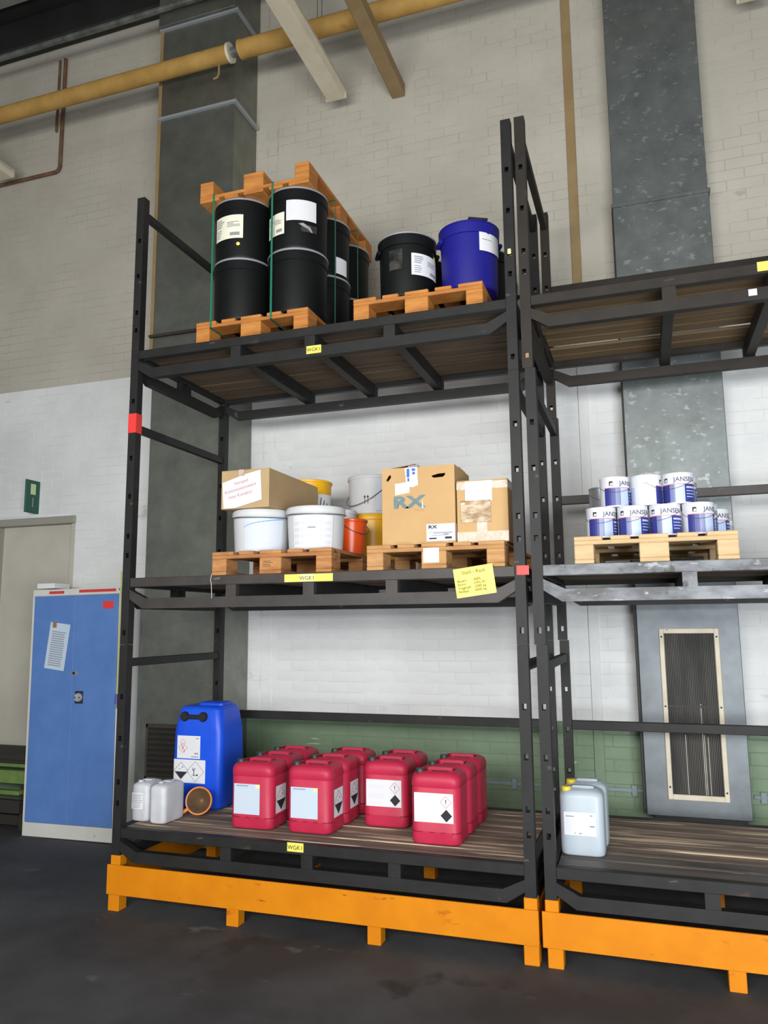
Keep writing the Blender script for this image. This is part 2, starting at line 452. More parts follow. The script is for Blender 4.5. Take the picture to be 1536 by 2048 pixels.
# ceiling of wide slabs
ceil = MB().box(-7, 8, -9, 1.9, 8.0, 8.3).build('ceiling', M['darksteel']); tag(ceil, kind='structure')
for i in range(6):
    for j in range(4):
        MB().box(-6.6+i*2.3, -6.6+i*2.3+2.27, 1.3-(j+1)*1.25+.015, 1.3-j*1.25-.015, 7.93, 8.01, .008).build('ceiling_panel', M['ceil'], ceil)
beam = MB().box(-6, 7, 1.50, 1.66, 7.66, 7.99, .01).build('trim_1', M['darksteel']); tag(beam, kind='structure')

# vertical cover strip on the wall: bare ochre above, painted over below
strip = MB().box(2.77, 2.84, WY-.016, WY+.003, 4.0, 8.0, .003).build('trim_2', M['ochre']); tag(strip, kind='structure')
MB().box(2.77, 2.84, WY-.014, WY+.003, 1.0, 4.0, .003).build('painted_length', M['white'], strip)
MB().box(2.77, 2.84, WY-.014, WY+.003, .0, 1.0, .003).build('painted_length', M['green'], strip)
# grey skirting rail across the green band
rail = MB().box(.25, 3.10, WY-.012, WY+.003, .535, .563, .003).box(3.78, 5.5, WY-.012, WY+.003, .535, .563, .003).build('trim_3', M['gribar'])
tag(rail, kind='structure')
for x in (1.2, 2.2, 3.03, 3.84): MB().box(x-.02, x+.02, WY-.018, WY, .51, .585, .004).build('clip', M['gribar'], rail)

# door in the left part of the wall
door = MB().box(-2.75, -1.86, WY+.06, WY+.10, .62, 2.66, .004).build('door_1', M['door']); tag(door, kind='structure')
MB().box(-2.80, -1.805, WY-.02, WY+.12, 2.655, 2.725, .006).build('door_lintel', M['doorframe'], door)
MB().box(-1.86, -1.805, WY+.0, WY+.12, .60, 2.655, .005).build('door_jamb', M['door'], door)
MB().box(-2.80, -2.70, WY-.005, WY+.12, .60, 2.655, .005).build('door_jamb', M['doorframe'], door)
bst = MB().box(-2.8, -1.815, WY+.1, WY+.4, .0, 2.7).build('backing', M['darksteel'], door)

# ------------------------------------------------------------------ ducts, pipes, fixtures
DY, DX0, DX1 = 1.25, -.735, .01
d = thing('ventilation_duct', 'tall dull grey sheet metal ventilation duct behind the left rack', 'duct', (0, 0, 0))
MB().box(DX0, DX1, DY, WY-.002, .02, 4.17, .004).build('duct_section', M['galvd'], d)
MB().box(DX0, DX1, DY, WY-.002, 4.17, 6.21, .004).build('duct_section', M['galvd'], d)
MB().box(DX0, DX1, DY, WY-.002, 6.21, 7.10, .004).build('duct_section', M['galvd'], d)
MB().box(DX0-.02, DX1+.02, DY-.06, WY-.002, 7.10, 7.66, .004).build('duct_section', M['galvd'], d)
for z in (4.17, 6.21, 7.10):
    MB().box(DX0-.03, DX1+.03, DY-.03, WY-.004, z-.012, z+.012, .003).build('flange', M['drumrim'] if z > 5 else M['slat'], d)
MB().box(DX0-.035, DX0-.002, DY-.005, DY+.03, 4.0, 7.6, .003).build('corner_or_shadow_strip', M['ochre'], d)
g = MB().box(-.66, -.64, DY-.02, DY+.01, .50, .93, .003).box(-.14, -.12, DY-.02, DY+.01, .50, .93, .003).box(-.66, -.12, DY-.02, DY+.01, .90, .93, .003) \
    .box(-.66, -.12, DY-.02, DY+.01, .50, .53, .003).build('intake_grille', M['slat'], d)
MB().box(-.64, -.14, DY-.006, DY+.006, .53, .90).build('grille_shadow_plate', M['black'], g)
for i in range(9):
    z = .545+i*.041
    T = Matrix.Translation((0, DY-.012, z)) @ Matrix.Rotation(R(35), 4, 'X')
    MB().box(-.64, -.14, -.016, .016, -.002, .002, T=T).build('slat', M['slat'], g)
p = MB().lathe([(0, 0), (.074, 0), (.074, 1.93), (0, 1.93)], 28, -.818, 1.45).build('drain_pipe', M['galvl'], smooth=40)
tag(p, 'thick pale grey standpipe between blue locker and left duct', 'pipe')

d = thing('ventilation_duct', 'narrower grey sheet metal duct with a finned grille behind the right rack', 'duct', (0, 0, 0))
EY = 1.50
MB().box(3.10, 3.755, EY, WY-.002, 4.77, 7.95, .004).build('duct_section', M['galv'], d)
MB().box(3.095, 3.76, EY-.01, WY-.002, 2.05, 4.77, .004).build('duct_section', M['galv'], d)
lo = MB().box(3.105, 3.75, EY-.015, WY-.002, .43, 2.05, .004).build('duct_section', M['galvl'], d)
MB().box(3.085, 3.77, EY-.03, WY-.004, 4.755, 4.785, .003).build('flange', M['galv'], d)
MB().box(3.085, 3.105, EY+.0, WY-.002, .44, 4.74, .003).build('corner_or_shadow_strip', M['darksteel'], d)  # dark strip stands in for the shadow along the duct's left edge
MB().box(3.15, 3.72, EY+.01, WY-.004, .385, .432, .003).build('base_angle', M['darksteel'], d)
gy = EY-.015
g = MB().box(3.245, 3.275, gy-.014, gy+.002, .54, 1.655, .003).box(3.59, 3.62, gy-.014, gy+.002, .54, 1.655, .003) \
    .box(3.275, 3.59, gy-.014, gy+.002, 1.622, 1.655, .003).box(3.275, 3.59, gy-.014, gy+.002, .54, .575, .003).build('grille_frame', M['cream'], d)
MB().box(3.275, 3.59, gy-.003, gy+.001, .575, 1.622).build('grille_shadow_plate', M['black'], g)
n = 30
fins = MB(); 
for i in range(n):
    x = 3.279+(3.586-3.279)*i/(n-1)
    if i in (9, 19, 20, 22): continue
    fins.box(x-.0022+.0006*math.sin(i*7), x+.0022, gy-.010-.002*math.sin(i*3.1), gy-.002, .578, 1.618)
tag(fins.build('cooling_fins', M['fin'], g), kind='stuff')
for i, z1 in ((9, .96), (19, 1.16), (20, .96), (22, .95)):
    x = 3.279+(3.586-3.279)*i/(n-1)
    MB().box(x-.004, x+.004, gy-.011, gy-.002, .578, z1, .001).build('bent_fin', M['finl'], g)
    MB().box(x-.0017, x+.0017, gy-.009, gy-.002, z1, 1.618).build('bent_fin', M['fin'], g)
MB().box(3.275, 3.59, gy-.012, gy-.002, 1.135, 1.150).build('cross_bar', M['darksteel'], g)
for x, z in ((3.26, 1.60), (3.605, 1.60), (3.26, 1.14), (3.605, 1.14), (3.26, .62), (3.605, .60)):
    MB().lathe([(0, 0), (.006, 0), (.006, .004), (0, .005)], 10, T=Matrix.Translation((x, gy-.014, z)) @ Matrix.Rotation(R(90), 4, 'X')).build('screw', M['black'], g)

def xtube(x0, x1, y, z, r, n=24): return MB().tube([(x0, y, z), (x1, y, z)], r, n)
PYY, PZ = 1.10, 6.56
p = thing('insulated_pipe', 'yellow insulated pipe run along the upper wall, left of the grey coupling', 'pipe')
xtube(-4.6, .05, PYY, PZ, .072).build('insulation', M['insul'], p, smooth=40)
xtube(.035, .06, PYY, PZ, .082).build('end_collar', M['cream'], p, smooth=40)
MB().tube([(-.06, PYY, PZ-.07), (-.06, PYY, PZ-.17), (-.075, PYY, PZ-.20), (-.11, PYY, PZ-.205)], .009).build('hook', M['ochre'], p, smooth=40)
q = thing('insulated_pipe', 'yellow insulated pipe run along the upper wall, right of the grey coupling', 'pipe')
xtube(.15, 5.2, PYY, PZ+.004, .076).build('insulation', M['insul'], q, smooth=40)
xtube(.145, .17, PYY, PZ+.004, .08).build('end_collar', M['insul'], q, smooth=40)
for x in (.86, .90): MB().tube([(x, PYY, PZ+.07), (x, PYY, 7.95)], .003, 6).build('hanger_wire', M['wire'], q)
xtube(.06, .145, PYY, PZ, .04).build('coupling', M['silver'], q, smooth=40)
s = xtube(-4.6, 2.5, 1.155, 7.24, .028, 16).build('conduit_pipe', M['silver'], smooth=40); tag(s, 'thin silver pipe high up just below the ceiling beam', 'pipe')
s = MB().tube([(-2.20, 1.635, 7.5), (-2.20, 1.635, 6.30), (-2.215, 1.635, 6.265), (-2.25, 1.635, 6.25), (-4.6, 1.635, 6.25)], .018, 10).build('water_pipe', M['rust'], smooth=50)
tag(s, 'thin rusty pipe running down the upper left wall and turning left', 'pipe')
s = MB().tube([(-2.27, 1.635, 7.5), (-2.27, 1.635, 6.7)], .012, 10).build('water_pipe', M['rust'], smooth=50); tag(s, 'thinner short rusty pipe beside the longer one, above the yellow pipe', 'pipe')

def fixture(x0, x1, z, yend, label):
    t = thing('fluorescent_fixture', label, 'lamp', ((x0+x1)/2, yend, z), 0, 'fluorescent ceiling fixtures')
    wd = (x1-x0)/2
    MB().box(-wd, wd, -4.2, 0, .035, .075, .006).build('housing', M['fixture'], t)
    MB().prism([(-wd*.92, .036), (-wd*.75, -.012), (wd*.75, -.012), (wd*.92, .036)], 'y', -4.15, -.02).build('diffuser', M['diffuser'], t)
    MB().box(-wd, wd, -.02, 0, -.012, .036, .003).build('end_cap', M['fixture'], t)
    for y in (-3.4, -.9): MB().tube([(0, y, .07), (0, y, 8.0-z)], .004, 6).build('hanger_wire', M['wire'], t)
    return t
fixture(.79, .985, 6.16, 1.45, 'long pale fluorescent fixture above the middle of the left rack')
fixture(-2.80, -2.58, 6.16, 1.45, 'fluorescent fixture whose end shows at the left picture edge')
fixture(4.03, 4.23, 6.16, 1.45, 'fluorescent fixture whose end shows at the top right corner')
t = MB().box(1.325, 1.44, -2.8, WY, 6.20, 6.32, .008).build('roof_beam', M['ochre']); tag(t, 'ochre painted bar running to the wall right of the long pale light fixture', 'beam')

# projecting escape sign
t = thing('exit_sign', 'small dark green projecting sign above the door', 'sign', (-2.25, 1.57, 2.915))
MB().box(-.008, .008, -.085, .088, -.155, .155, .003).build('plate', M['signgreen'], t)
k = Ink(flat((.008, 0, 0), (0, 1, 0), (0, 0, 1), (1, 0, 0)))
k.rect(-.03, .02, .035, .12).build('pictogram', M['signpale'], t)
k = Ink(flat((.008, 0, 0), (0, 1, 0), (0, 0, 1), (1, 0, 0))); k.rect(-.004, -.10, .012, -.01).build('text_bar', M['gribar'], t)

# ------------------------------------------------------------------ racks
RW, RD, P = 2.572, 1.19, .058          # width, depth, post section
ZB = (.481, 2.006, 3.521)              # top of the shelf beams
HOLES = (.145, .27, .53, .785, -.345)
def post_mb(x, y, z0, z1, zb, holes_y=True):
    mb = MB(); t = .005; hw = .011; hh = .016
    mb.box(x, x+t, y, y+P, z0, z1).box(x+P-t, x+P, y, y+P, z0, z1)
    hs = sorted(zb+h for h in HOLES if z0+.03 < zb+h < z1-.03)
    for ya in (y, y+P-t):
        mb.box(x+t, x+P/2-hw, ya, ya+t, z0, z1).box(x+P/2+hw, x+P-t, ya, ya+t, z0, z1)
        zz = z0
        for h in hs: mb.box(x+P/2-hw, x+P/2+hw, ya, ya+t, zz, h-hh); zz = h+hh
        mb.box(x+P/2-hw, x+P/2+hw, ya, ya+t, zz, z1)
    mb.box(x+t, x+P-t, y+t, y+P-t, z1-.004, z1)
    return mb
def bent_rail(a0, a1, zb, fixed, axis, depth=.05):
    """lower rail: straight bar with two ends bent up to the posts"""
    zt, zl = zb-.130, zb-.195
    e = .115
    poly = [(a0, zb-.075), (a0, zb-.135), (a0+e-.02, zl), (a1-e+.02, zl), (a1, zb-.135), (a1, zb-.075), (a1-e, zt), (a0+e, zt)]
    return MB().prism(poly, axis, fixed, fixed+depth)
def rack_frame(X0, lvl, label, mfront, mside, nboards=8, xoff=0, deckmats=None, backbar=True, gaps=None):
    bo = (0, -.040, -.048)[lvl]
    zb = ZB[lvl]; W = RW
    t = thing('stacking_rack', label, 'rack', (X0+xoff, 0, zb), 0, 'stacked steel rack frames')
    z0 = -.16 if lvl == 0 else -.42; z1 = (1.104, 1.0945, 1.103)[lvl]
    for x in (0, W-P):
        for y in (0, RD-P):
            mb = post_mb(x, y, z0+.0005, z1-.0005, 0)
            mb.build('post', mside, t)
    for y in (0.002, RD-.052):
        MB().box(P, W-P, y, y+.05, -.058, 0, .003).build('shelf_beam', mfront if y < .5 else mside, t)
        bent_rail(P, W-P, 0, y, 'y').build('lower_rail', mfront if y < .5 else mside, t)
        for xs in (.785, 1.300, 1.815):
            MB().box(xs-.035, xs+.035, y+.004, y+.046, -.13, -.058).build('strut', mfront if y < .5 else mside, t)
    for x in (.004, W-.054):
        MB().box(x, x+.05, P, RD-P, -.058, -.0, .003).build('side_beam', mside, t)
        bent_rail(P, RD-P, 0, x, 'x').build('side_rail', mside, t)
        for ys in (.54, .63): MB().box(x+.004, x+.046, ys-.018, ys+.018, -.13, -.058).build('strut', mside, t)
        MB().box(x+.005, x+.045, P, RD-P, .967, 1.018, .003).build('side_bar', mside, t)
    if backbar: MB().box(P, W-P, RD-.05, RD-.008, .53+bo, .587+bo, .003).build('back_bar', M['rackb'] if lvl == 1 else mside, t)
    for xs in (.785, 1.300, 1.815):
        MB().box(xs-.03, xs+.03, .052, RD-.052, -.130, -.036, .003).build('joist', mside, t)
    # deck boards run the long way
    # gaps: {board index: wider gap left in front of it}
    gaps = gaps or {}; th = .018 if gaps else .031
    n = nboards; bw = (RD-.108-sum(gaps.values()))/n; y0 = .054
    for i in range(n):
        y0 += gaps.get(i, 0); dz = random.uniform(-.004, 0)+.003
        dm = (deckmats(i) if deckmats else M['underdeck'])
        MB().box(P+.002, W-P-.002, y0+.006, y0+bw-.006, -.003-th+dz, -.003+dz, .004).build('deck_board', dm, t)
        y0 += bw
    return t
def bd(i): return M['deck']
def bdo(i): return M['deckdark'] if i in (0, 1) else M['deck']
L1 = rack_frame(0, 0, 'lowest rack frame on the left, with the red jerrycans on its wooden deck', M['rack'], M['rack'], deckmats=bd)
L2 = rack_frame(0, 1, 'middle rack frame on the left, carrying the buckets and cartons', M['rackb'], M['rack'], backbar=False)
L3 = rack_frame(0, 2, 'top rack frame on the left, carrying the black drums', M['rack'], M['rack'], backbar=False)
RX0 = 2.606
R1 = rack_frame(RX0, 0, 'lowest rack frame on the right, with two white canisters on a stained deck', M['rack'], M['rack'], xoff=.009, deckmats=bdo)
R2 = rack_frame(RX0, 1, 'middle rack frame on the right with whitish scuffed beams below the paint cans', M['rackw'], M['rack'], xoff=0)
R3 = rack_frame(RX0, 2, 'empty top rack frame on the right', M['rack2'], M['rack2'], xoff=-.012, nboards=7, gaps={0: .072, 2: .058, 5: .056},
                deckmats=lambda i: mat('deck_wood_light_brown', (136, 112, 78), .85, c2=(108, 88, 62), scale=3, stretch=(.3, 5, 5), bump=.2, bscale=20))

# plugs left in two post holes
MB().box(RW-P/2-.010, RW-P/2+.010, -.002, .004, .265, .297, .003).build('hole_plug', M['yellow3'], L3)
MB().box(P/2-.010, P/2+.010, -.002, .004, -.362, -.332, .003).build('hole_plug', M['ochre'], R3)
# signs on the beams
def plate(parent, name, x, z, wd, h, m, y=-.001, rot=0):
    """sheet on the front of a frame, returns the mapping for its print"""
    c, s = math.cos(rot), math.sin(rot)
    fn = flat((x, y-.0005, z), (c, 0, s), (-s, 0, c), (0, -1, 0))
    T = Matrix.Translation((x, y, z)) @ Matrix.Rotation(-rot, 4, 'Y')
    o = MB().box(0, wd, -.0005, .0015, 0, h, T=T).build(name, m, parent)
    return o, fn
o, fn = plate(L3, 'shelf_sign', 1.281, 3.345-ZB[2], .098, .05, M['yellow'], y=.0)
Ink(fn).text('WGK1', .049, .014, .032, .004, 'CENTER').build('lettering', M['ink'], o)
o, fn = plate(L2, 'shelf_sign', 1.148, 1.952-ZB[1], .31, .045, M['yellow'], y=.0)
Ink(fn, .0006).rect(.105, .002, .19, .044).build('pale_sticker', M['yellow3'], o)
Ink(fn, .0012).text('WGK1', .147, .010, .033, .004, 'CENTER').build('lettering', M['ink'], o)
o, fn = plate(L1, 'shelf_sign', 1.182, .438-ZB[0], .100, .048, M['yellow'], y=.0)
Ink(fn).text('WGK1', .050, .012, .032, .004, 'CENTER').build('lettering', M['ink'], o)
o, fn = plate(R3, 'shelf_sign', 1.215, 3.475-ZB[2], .1, .05, M['yellow'], y=.0)
o, fn = plate(R3, 'shelf_sign', 1.165, 3.35-ZB[2], .04, .035, M['paper'], y=.0)
o, fn = plate(L2, 'capacity_sign', 2.196, 1.836-ZB[1], .221, .160, M['yellow2'], y=-.003, rot=R(7.5))
k = Ink(fn)
k.text('Stahl - Rack', .112, .124, .028, .006, 'CENTER')
for i, (a, b) in enumerate((('Bauart', '600S'), ('Norm', 'DIN 30'), ('Tragkraft', '2000 kg'), ('Feldlast', '6000 kg'))):
    k.text(a, .014, .084-i*.0195, .0195, .016); k.text(b, .108, .084-i*.0195, .0195, .016)
k.build('lettering', M['brownink'], o)
# red tape round the joined posts, red band on the left post
MB().box(RW-P+.012, RW+.02, -.006, -.0005, -.05, .0).build('red_tape', M['redtape'], L2)
MB().box(-.002, P+.002, -.002, P+.002, .955, 1.085).build('red_band', M['redtape'], L2)
MB().tube([(.655, -.004, .004), (.650, -.005, -.03), (.655, -.004, -.05), (.660, -.004, -.14)], .002, 6).build('string_end', M['string'], L2)

# orange bases
def base(X0, label, feet):
    t = thing('rack_base', label, 'base', (X0, 0, 0), 0, 'orange steel rack bases')
    W = RW+.012
    MB().box(-.018, W-.004, -.012, .0, .098, .268, .002).build('front_plate', M['orange'], t)
    MB().box(-.012, W-.008, RD+.0, RD+.012, .098, .268, .002).build('rear_plate', M['orange'], t)
    for x in (-.0, W-.024): MB().box(x, x+.012, .0, RD, .098, .268, .002).build('side_plate', M['orange'], t)
    for x in feet:
        for y in (.0, RD-.078): MB().box(x, x+.077, y+.001, y+.079, .0, .20, .003).build('foot', M['orange'], t)
    for x in (-.003, RW-.066):
        for y in (-.001, RD-.066): MB().box(x, x+.068, y+.001, y+.067, .255, .321, .003).build('post_socket', M['orange'], t)
    return t
base(0, 'orange base plate on feet under the left rack', (-.012, .80, 1.66, 2.499))
base(RX0+.009, 'orange base plate on feet under the right rack', (.003, .832, 1.67, 2.499))

# ------------------------------------------------------------------ pallets
def pallet_parts(t, wm, flip=False):
    def z(a, b): return (.144-b, .144-a) if flip else (a, b)
    xs = 0
    for wd in (.145, .1, .145, .1, .145):
        MB().box(xs, xs+wd, 0, 1.2, *z(.122+random.uniform(0, .0005), .144), .003).build('deck_board', wm, t); xs += wd+.04125
    for y in (0, .5275, 1.055):
        MB().box(0, .8, y+.0005, y+.1445, *z(.1, .122), .003).build('stringer_board', wm, t)
        for x, wd in ((0, .1), (.3275, .145), (.7, .1)):
            MB().box(x, x+wd, y+.0005, y+.1445, *z(.022, .1), .004).build('block', wm, t)
    for x, wd in ((0, .1), (.3275, .145), (.7, .1)):
        MB().box(x, x+wd, 0, 1.2, *z(0, .022), .003).build('bottom_board', wm, t)
def pallet(x, y, z, label, wm, rz=0, flip=False):
    t = thing('wooden_pallet', label, 'pallet', (x, y, z), rz, 'wooden pallets on the racks')
    pallet_parts(t, wm, flip); return t
ZT = [z+.0005 for z in ZB]
PA = pallet(.475, .03, ZT[2], 'orange-brown wooden pallet under the strapped black drums on the top shelf', M['woodo'])
PU = pallet(.477, .03, ZT[2]+.144+.842, 'upside-down wooden pallet strapped on top of the stacked black drums', M['woodo'], flip=True)
PB = pallet(1.578, .03, ZT[2], 'orange-brown wooden pallet under the blue drum on the top shelf', M['woodo'])
PC = pallet(.64, .021, ZT[1], 'brown wooden pallet under the white buckets on the middle shelf', M['woodb'])
PD = pallet(1.66, .021, ZT[1], 'tan wooden pallet with a white note under the cartons', M['woodt'])
PE = pallet(2.83, .021, ZT[1], 'pale new wooden pallet under the paint cans', M['woodp'])
Ink(flat((.34, 0, .034), (1, 0, 0), (0, 0, 1), (0, -1, 0)), .0015).rect(.0, .0, .092, .083).build('white_note', M['paper'], PD)
Ink(flat((.352, 0, .045), (1, 0, 0), (0, 0, 1), (0, -1, 0)), .0015).lines(0, 0, .07, .04, 4, .3).build('stamped_print', M['slat'], PC)
ZP = [z+.144 for z in ZT]

# ------------------------------------------------------------------ drums
def camang(x, y): return math.atan2(CAM.x-x, -(CAM.y-y))
def fa(x, y, f): return camang(x, y)+math.asin(max(-1, min(1, 2*f-1)))
HD = .420
def drum_parts(t):
    MB().lathe([(0, 0), (.182, 0), (.186, .006), (.189, .02), (.193, .34), (.1985, .345), (.1985, .405), (.195, .409), (0, .409)], 40).build('body', M['drum'], t, smooth=35)
    MB().lathe([(.194, .403), (.2005, .404), (.2015, .411), (.1975, .419), (.186, .4195), (.180, .411), (.194, .403)], 40).build('rim', M['drumrim'], t, smooth=50)
def cyl_label(t, r, x, y, f0, f1, z0, z1, m, name='label', lines=0, taper=0, ink=None, off=.0015):
    a0, a1 = fa(x, y, f0), fa(x, y, f1)
    fn = cyl(0, 0, r, a0, z0, taper)
    u = (a1-a0)*r; h = z1-z0
    o = Ink(fn, off, seg=.015).rect(0, 0, u, h).build(name, m, t)
    if lines:
        k = Ink(fn, off+.001, seg=.015)
        k.lines(u*.08, h*.55, u*.45, h*.92, lines//2, .5, .5); k.lines(u*.5, h*.5, u*.92, h*.75, lines//2, .5, .5); k.lines(u*.08, h*.12, u*.3, h*.5, lines//2, .4, .3)
        k.rect(u*.6, h*.12, u*.9, h*.26).build('print', ink or M['greyink'], o)
    return o, fn, u, h
DR = []
for iy, dy in enumerate((.232, .637, 1.042)):
    for ix, dx in enumerate((.704, 1.111)):
        for k in (0, 1):
            col = ('left', 'right')[ix]; row = ('front', 'middle', 'back')[iy]; tier = ('lower', 'upper')[k]
            t = thing('steel_drum', f'{tier} black drum, {row} {col} stack of the strapped pallet', 'drum', (dx, dy, ZP[2]+k*(HD+.0005)), 0, 'black drums strapped on the pallet')
            drum_parts(t); DR.append((ix, iy, k, t, dx, dy))
for ix, iy, k, t, dx, dy in DR:
    if k == 1 and iy == 0 and ix == 0:
        t['label'] = 'upper black drum with a cream label and yellow dot, front left of strapped pallet'
        cyl_label(t, .195, dx, dy, .04, .48, .135, .30, M['cream_paper'], lines=8)
        a = fa(dx, dy, .40); Ink(cyl(0, 0, .1925, a, .095), .002).poly([(.012*math.cos(q*.524), .012*math.sin(q*.524)) for q in range(12)]).build('yellow_dot', M['yellow2'], t)
    if k == 1 and iy == 0 and ix == 1:
        t['label'] = 'upper black drum with white and cream labels and torn tape, front right stack'
        cyl_label(t, .196, dx, dy, .30, .79, .185, .325, M['paper'], lines=0)
        cyl_label(t, .1955, dx, dy, .02, .27, .10, .25, M['cream_paper'], lines=8)
        cyl_label(t, .1945, dx, dy, .54, .80, .11, .16, M['tape'], 'torn_tape')
        Ink(cyl(0, 0, .1945, fa(dx, dy, .50), .10), .004).poly([(.0, .060), (.03, .068), (.075, .042), (.095, .012), (.085, .008), (.06, .030)]).build('tape_glint', M['drumrim'], t)  # pale patch paints the glint on the torn tape
    if k == 1 and iy == 1 and ix == 1:
        cyl_label(t, .1955, dx, dy, .74, .93, .02, .14, M['paper'], lines=0)
# green straps
def strap(pts, label, wdir, wd=.013):
    mb = MB(); t = .0008
    n = len(pts)
    for i in range(n):
        a = Vector(pts[i]); b = Vector(pts[(i+1) % n]); lo = Vector((min(a.x, b.x), min(a.y, b.y), min(a.z, b.z))); hi = Vector((max(a.x, b.x), max(a.y, b.y), max(a.z, b.z)))
        e = Vector((t, t, t)); e[wdir] = wd/2
        mb.box(*[q for j in range(3) for q in (lo[j]-e[j], hi[j]+e[j])])
    o = mb.build('packing_strap', M['strap']); return tag(o, label, 'strap', 'green packing straps round the drum pallet')
zlo, zhi = ZT[2]+.098, ZP[2]+.842+.046
for x, wh in ((.585, 'down the front of the left drum stack'), (1.02, 'down the front of the right drum stack')):
    strap([(x, .027, zlo), (x, 1.233, zlo), (x, 1.233, zhi), (x, .027, zhi)], 'green packing strap running '+wh, 0)
for y, wh in ((.37, 'around the right side between front and middle drums'), (.80, 'around the right side between middle and back drums')):
    strap([(.472, y, zlo-.003), (1.320, y, zlo-.003), (1.320, y, zhi+.003), (.472, y, zhi+.003)], 'green packing strap running '+wh, 1)

# pails on the second top pallet
def pail(x, y, m, label, rz=0, grip=True, h=.405, group='drums on the second top pallet'):
    t = thing('plastic_drum', label, 'drum', (x, y, ZP[2]), rz, group)
    MB().lathe([(0, 0), (.160, 0), (.165, .006), (.168, .02), (.175, h-.075), (.183, h-.073), (.186, h-.02), (.186, h-.012), (.180, h-.006), (.172, h-.004), (0, h-.004)], 40).build('body', m, t, smooth=35)
    MB().lathe([(.181, h-.010), (.1865, h-.010), (.187, h-.002), (.181, h+.001), (.170, h+.001), (.170, h-.005), (.181, h-.010)], 40).build('rim', M['drumrim'] if m is M['drum'] else m, t, smooth=50)
    for s in (-1, 1):
        T = Matrix.Rotation(s*R(90)+R(28), 4, 'Z')
        MB().box(-.05, .05, -.200, -.172, h-.095, h-.068, .008, T=T).build('grip', m, t)
    return t
c = pail(1.862, .245, M['drum'], 'black plastic drum with a white label on its right, left of the blue drum')
cyl_label(c, .178, 1.862, .245, .57, .99, .13, .27, M['paper'], lines=8)
cyl_label(c, .176, 1.862, .245, .19, .42, .17, .30, M['tape'], 'torn_tape')
MATS['torn'] = mat('torn_tape_dark', (70, 66, 62), .2, c2=(34, 34, 36), scale=16, contrast=(.42, .58), spots=[((200, 198, 190), 18, .68, I1)])
for ch in c.children:
    if ch.name.startswith('torn'): ch.data.materials[0] = MATS['torn']
for _, _, _, t, _, _ in DR:
    for ch in t.children:
        if ch.name.startswith('torn'): ch.data.materials[0] = MATS['torn']
cyl_label(c, .177, 1.862, .245, .955, .985, .255, .29, M['yellow2'], 'yellow_sticker')
bl = pail(2.262, .235, M['bluedrum'], 'deep blue plastic drum with a white label on the top shelf')
o, fn, u, h = cyl_label(bl, .179, 2.262, .235, .67, .985, .215, .345, M['paper'])
Ink(fn, .0015).poly([(u*.2, h), (u*.75, h), (u*.45, h+.03)]).build('label_tip', M['paper'], o)
Ink(fn, .0025, seg=.015).rect(u*.30, h*.86, u*.40, h*.94).rect(u*.1, h*.55, u*.5, h*.57).build('print', M['ink'], o)
MB().box(-.06, .06, -.012, .012, .0, .012, .004, T=Matrix.Translation((.09, -.155, .404)) @ Matrix.Rotation(R(28), 4, 'Z')).build('clasp', M['black'], bl)
pail(1.865, .63, M['drum'], 'black plastic drum behind the front black one, mostly hidden')
pail(2.27, .62, M['drum'], 'black plastic drum just behind the blue drum')
pail(2.25, 1.02, M['drum'], 'black plastic drum at the back right, two behind the blue drum')

# ------------------------------------------------------------------ buckets and cartons on the middle shelf
ZM = ZP[1]
def bucket(x, y, z, r, h, m, label, lid=None, taper=.90, handle=None, name='bucket', group=None, rimh=.045):
    t = thing(name, label, 'bucket', (x, y, z), 0, group)
    rb = r*taper-.004; rt_ = r-.008
    if lid:
        MB().lathe([(0, 0), (rb-.006, 0), (rb, .006), (rt_, h-rimh-.004), (rt_, h-.02), (0, h-.02)], 40).build('body', m, t, smooth=35)
        MB().lathe([(rt_-.002, h-rimh), (r-.002, h-rimh), (r, h-rimh+.004), (r, h-.012), (r-.006, h-.003), (r-.02, h), (r-.03, h-.006), (0, h-.006)], 40).build('lid', lid, t, smooth=35)
    else:
        MB().lathe([(0, 0), (rb-.006, 0), (rb, .006), (rt_, h-.02), (r-.003, h-.018), (r, h-.010), (r, h-.003), (r-.004, h), (rt_-.004, h-.006), (rt_-.006, h-.02), (rb-.012, .012), (0, .012)], 40).build('body', m, t, smooth=35)
    if handle:
        a0, drop, z0 = handle
        pts = []
        for i in range(17):
            q = -math.pi/2+math.pi*i/16; a = a0+q
            rr = r+.006
            pts.append((rr*math.sin(a), -rr*math.cos(a), z0-drop*math.cos(q)))
        MB().tube(pts, .0028, 6).build('handle', M['wire'], t, smooth=60)
    return t
BR = .186
b1 = bucket(.868, .238, ZM, BR, .268, M['bucket'], 'white lidded bucket with a blue swoosh label, under the long carton', M['bucket'], .92, (camang(.87, .24)+.1, .012, .222), group='white lidded buckets')
b2 = bucket(1.246, .238, ZM, BR, .268, M['bucket'], 'white lidded bucket with a large printed label, left of the orange bucket', M['bucket'], .92, (camang(1.25, .24)+.0, .010, .222), group='white lidded buckets')
o, fn, u, h = cyl_label(b1, .172, .868, .238, .20, .86, .012, .205, M['bluepaper'], taper=.05)
MATS['bl'] = mat('label_white_blue', (202, 208, 220), .7); o.data.materials[0] = MATS['bl']
k = Ink(fn, .003, seg=.015)
for i in range(10):
    a = i/10; b = (i+1)/10
    k.poly([(u*a, h*(.72+.26*a**.6)), (u*b, h*(.72+.26*b**.6)), (u*b, h*(.74+.28*b**.6)), (u*a, h*(.735+.27*a**.6))])
k.build('blue_swoosh', mat('swoosh_blue', (96, 160, 214), .6), o)
k = Ink(fn, .003, seg=.015)
for j in range(3):
    for i in range(3): k.rect(u*(.04+.22*i), h*(.60-.17*j), u*(.22+.22*i), h*(.70-.17*j))
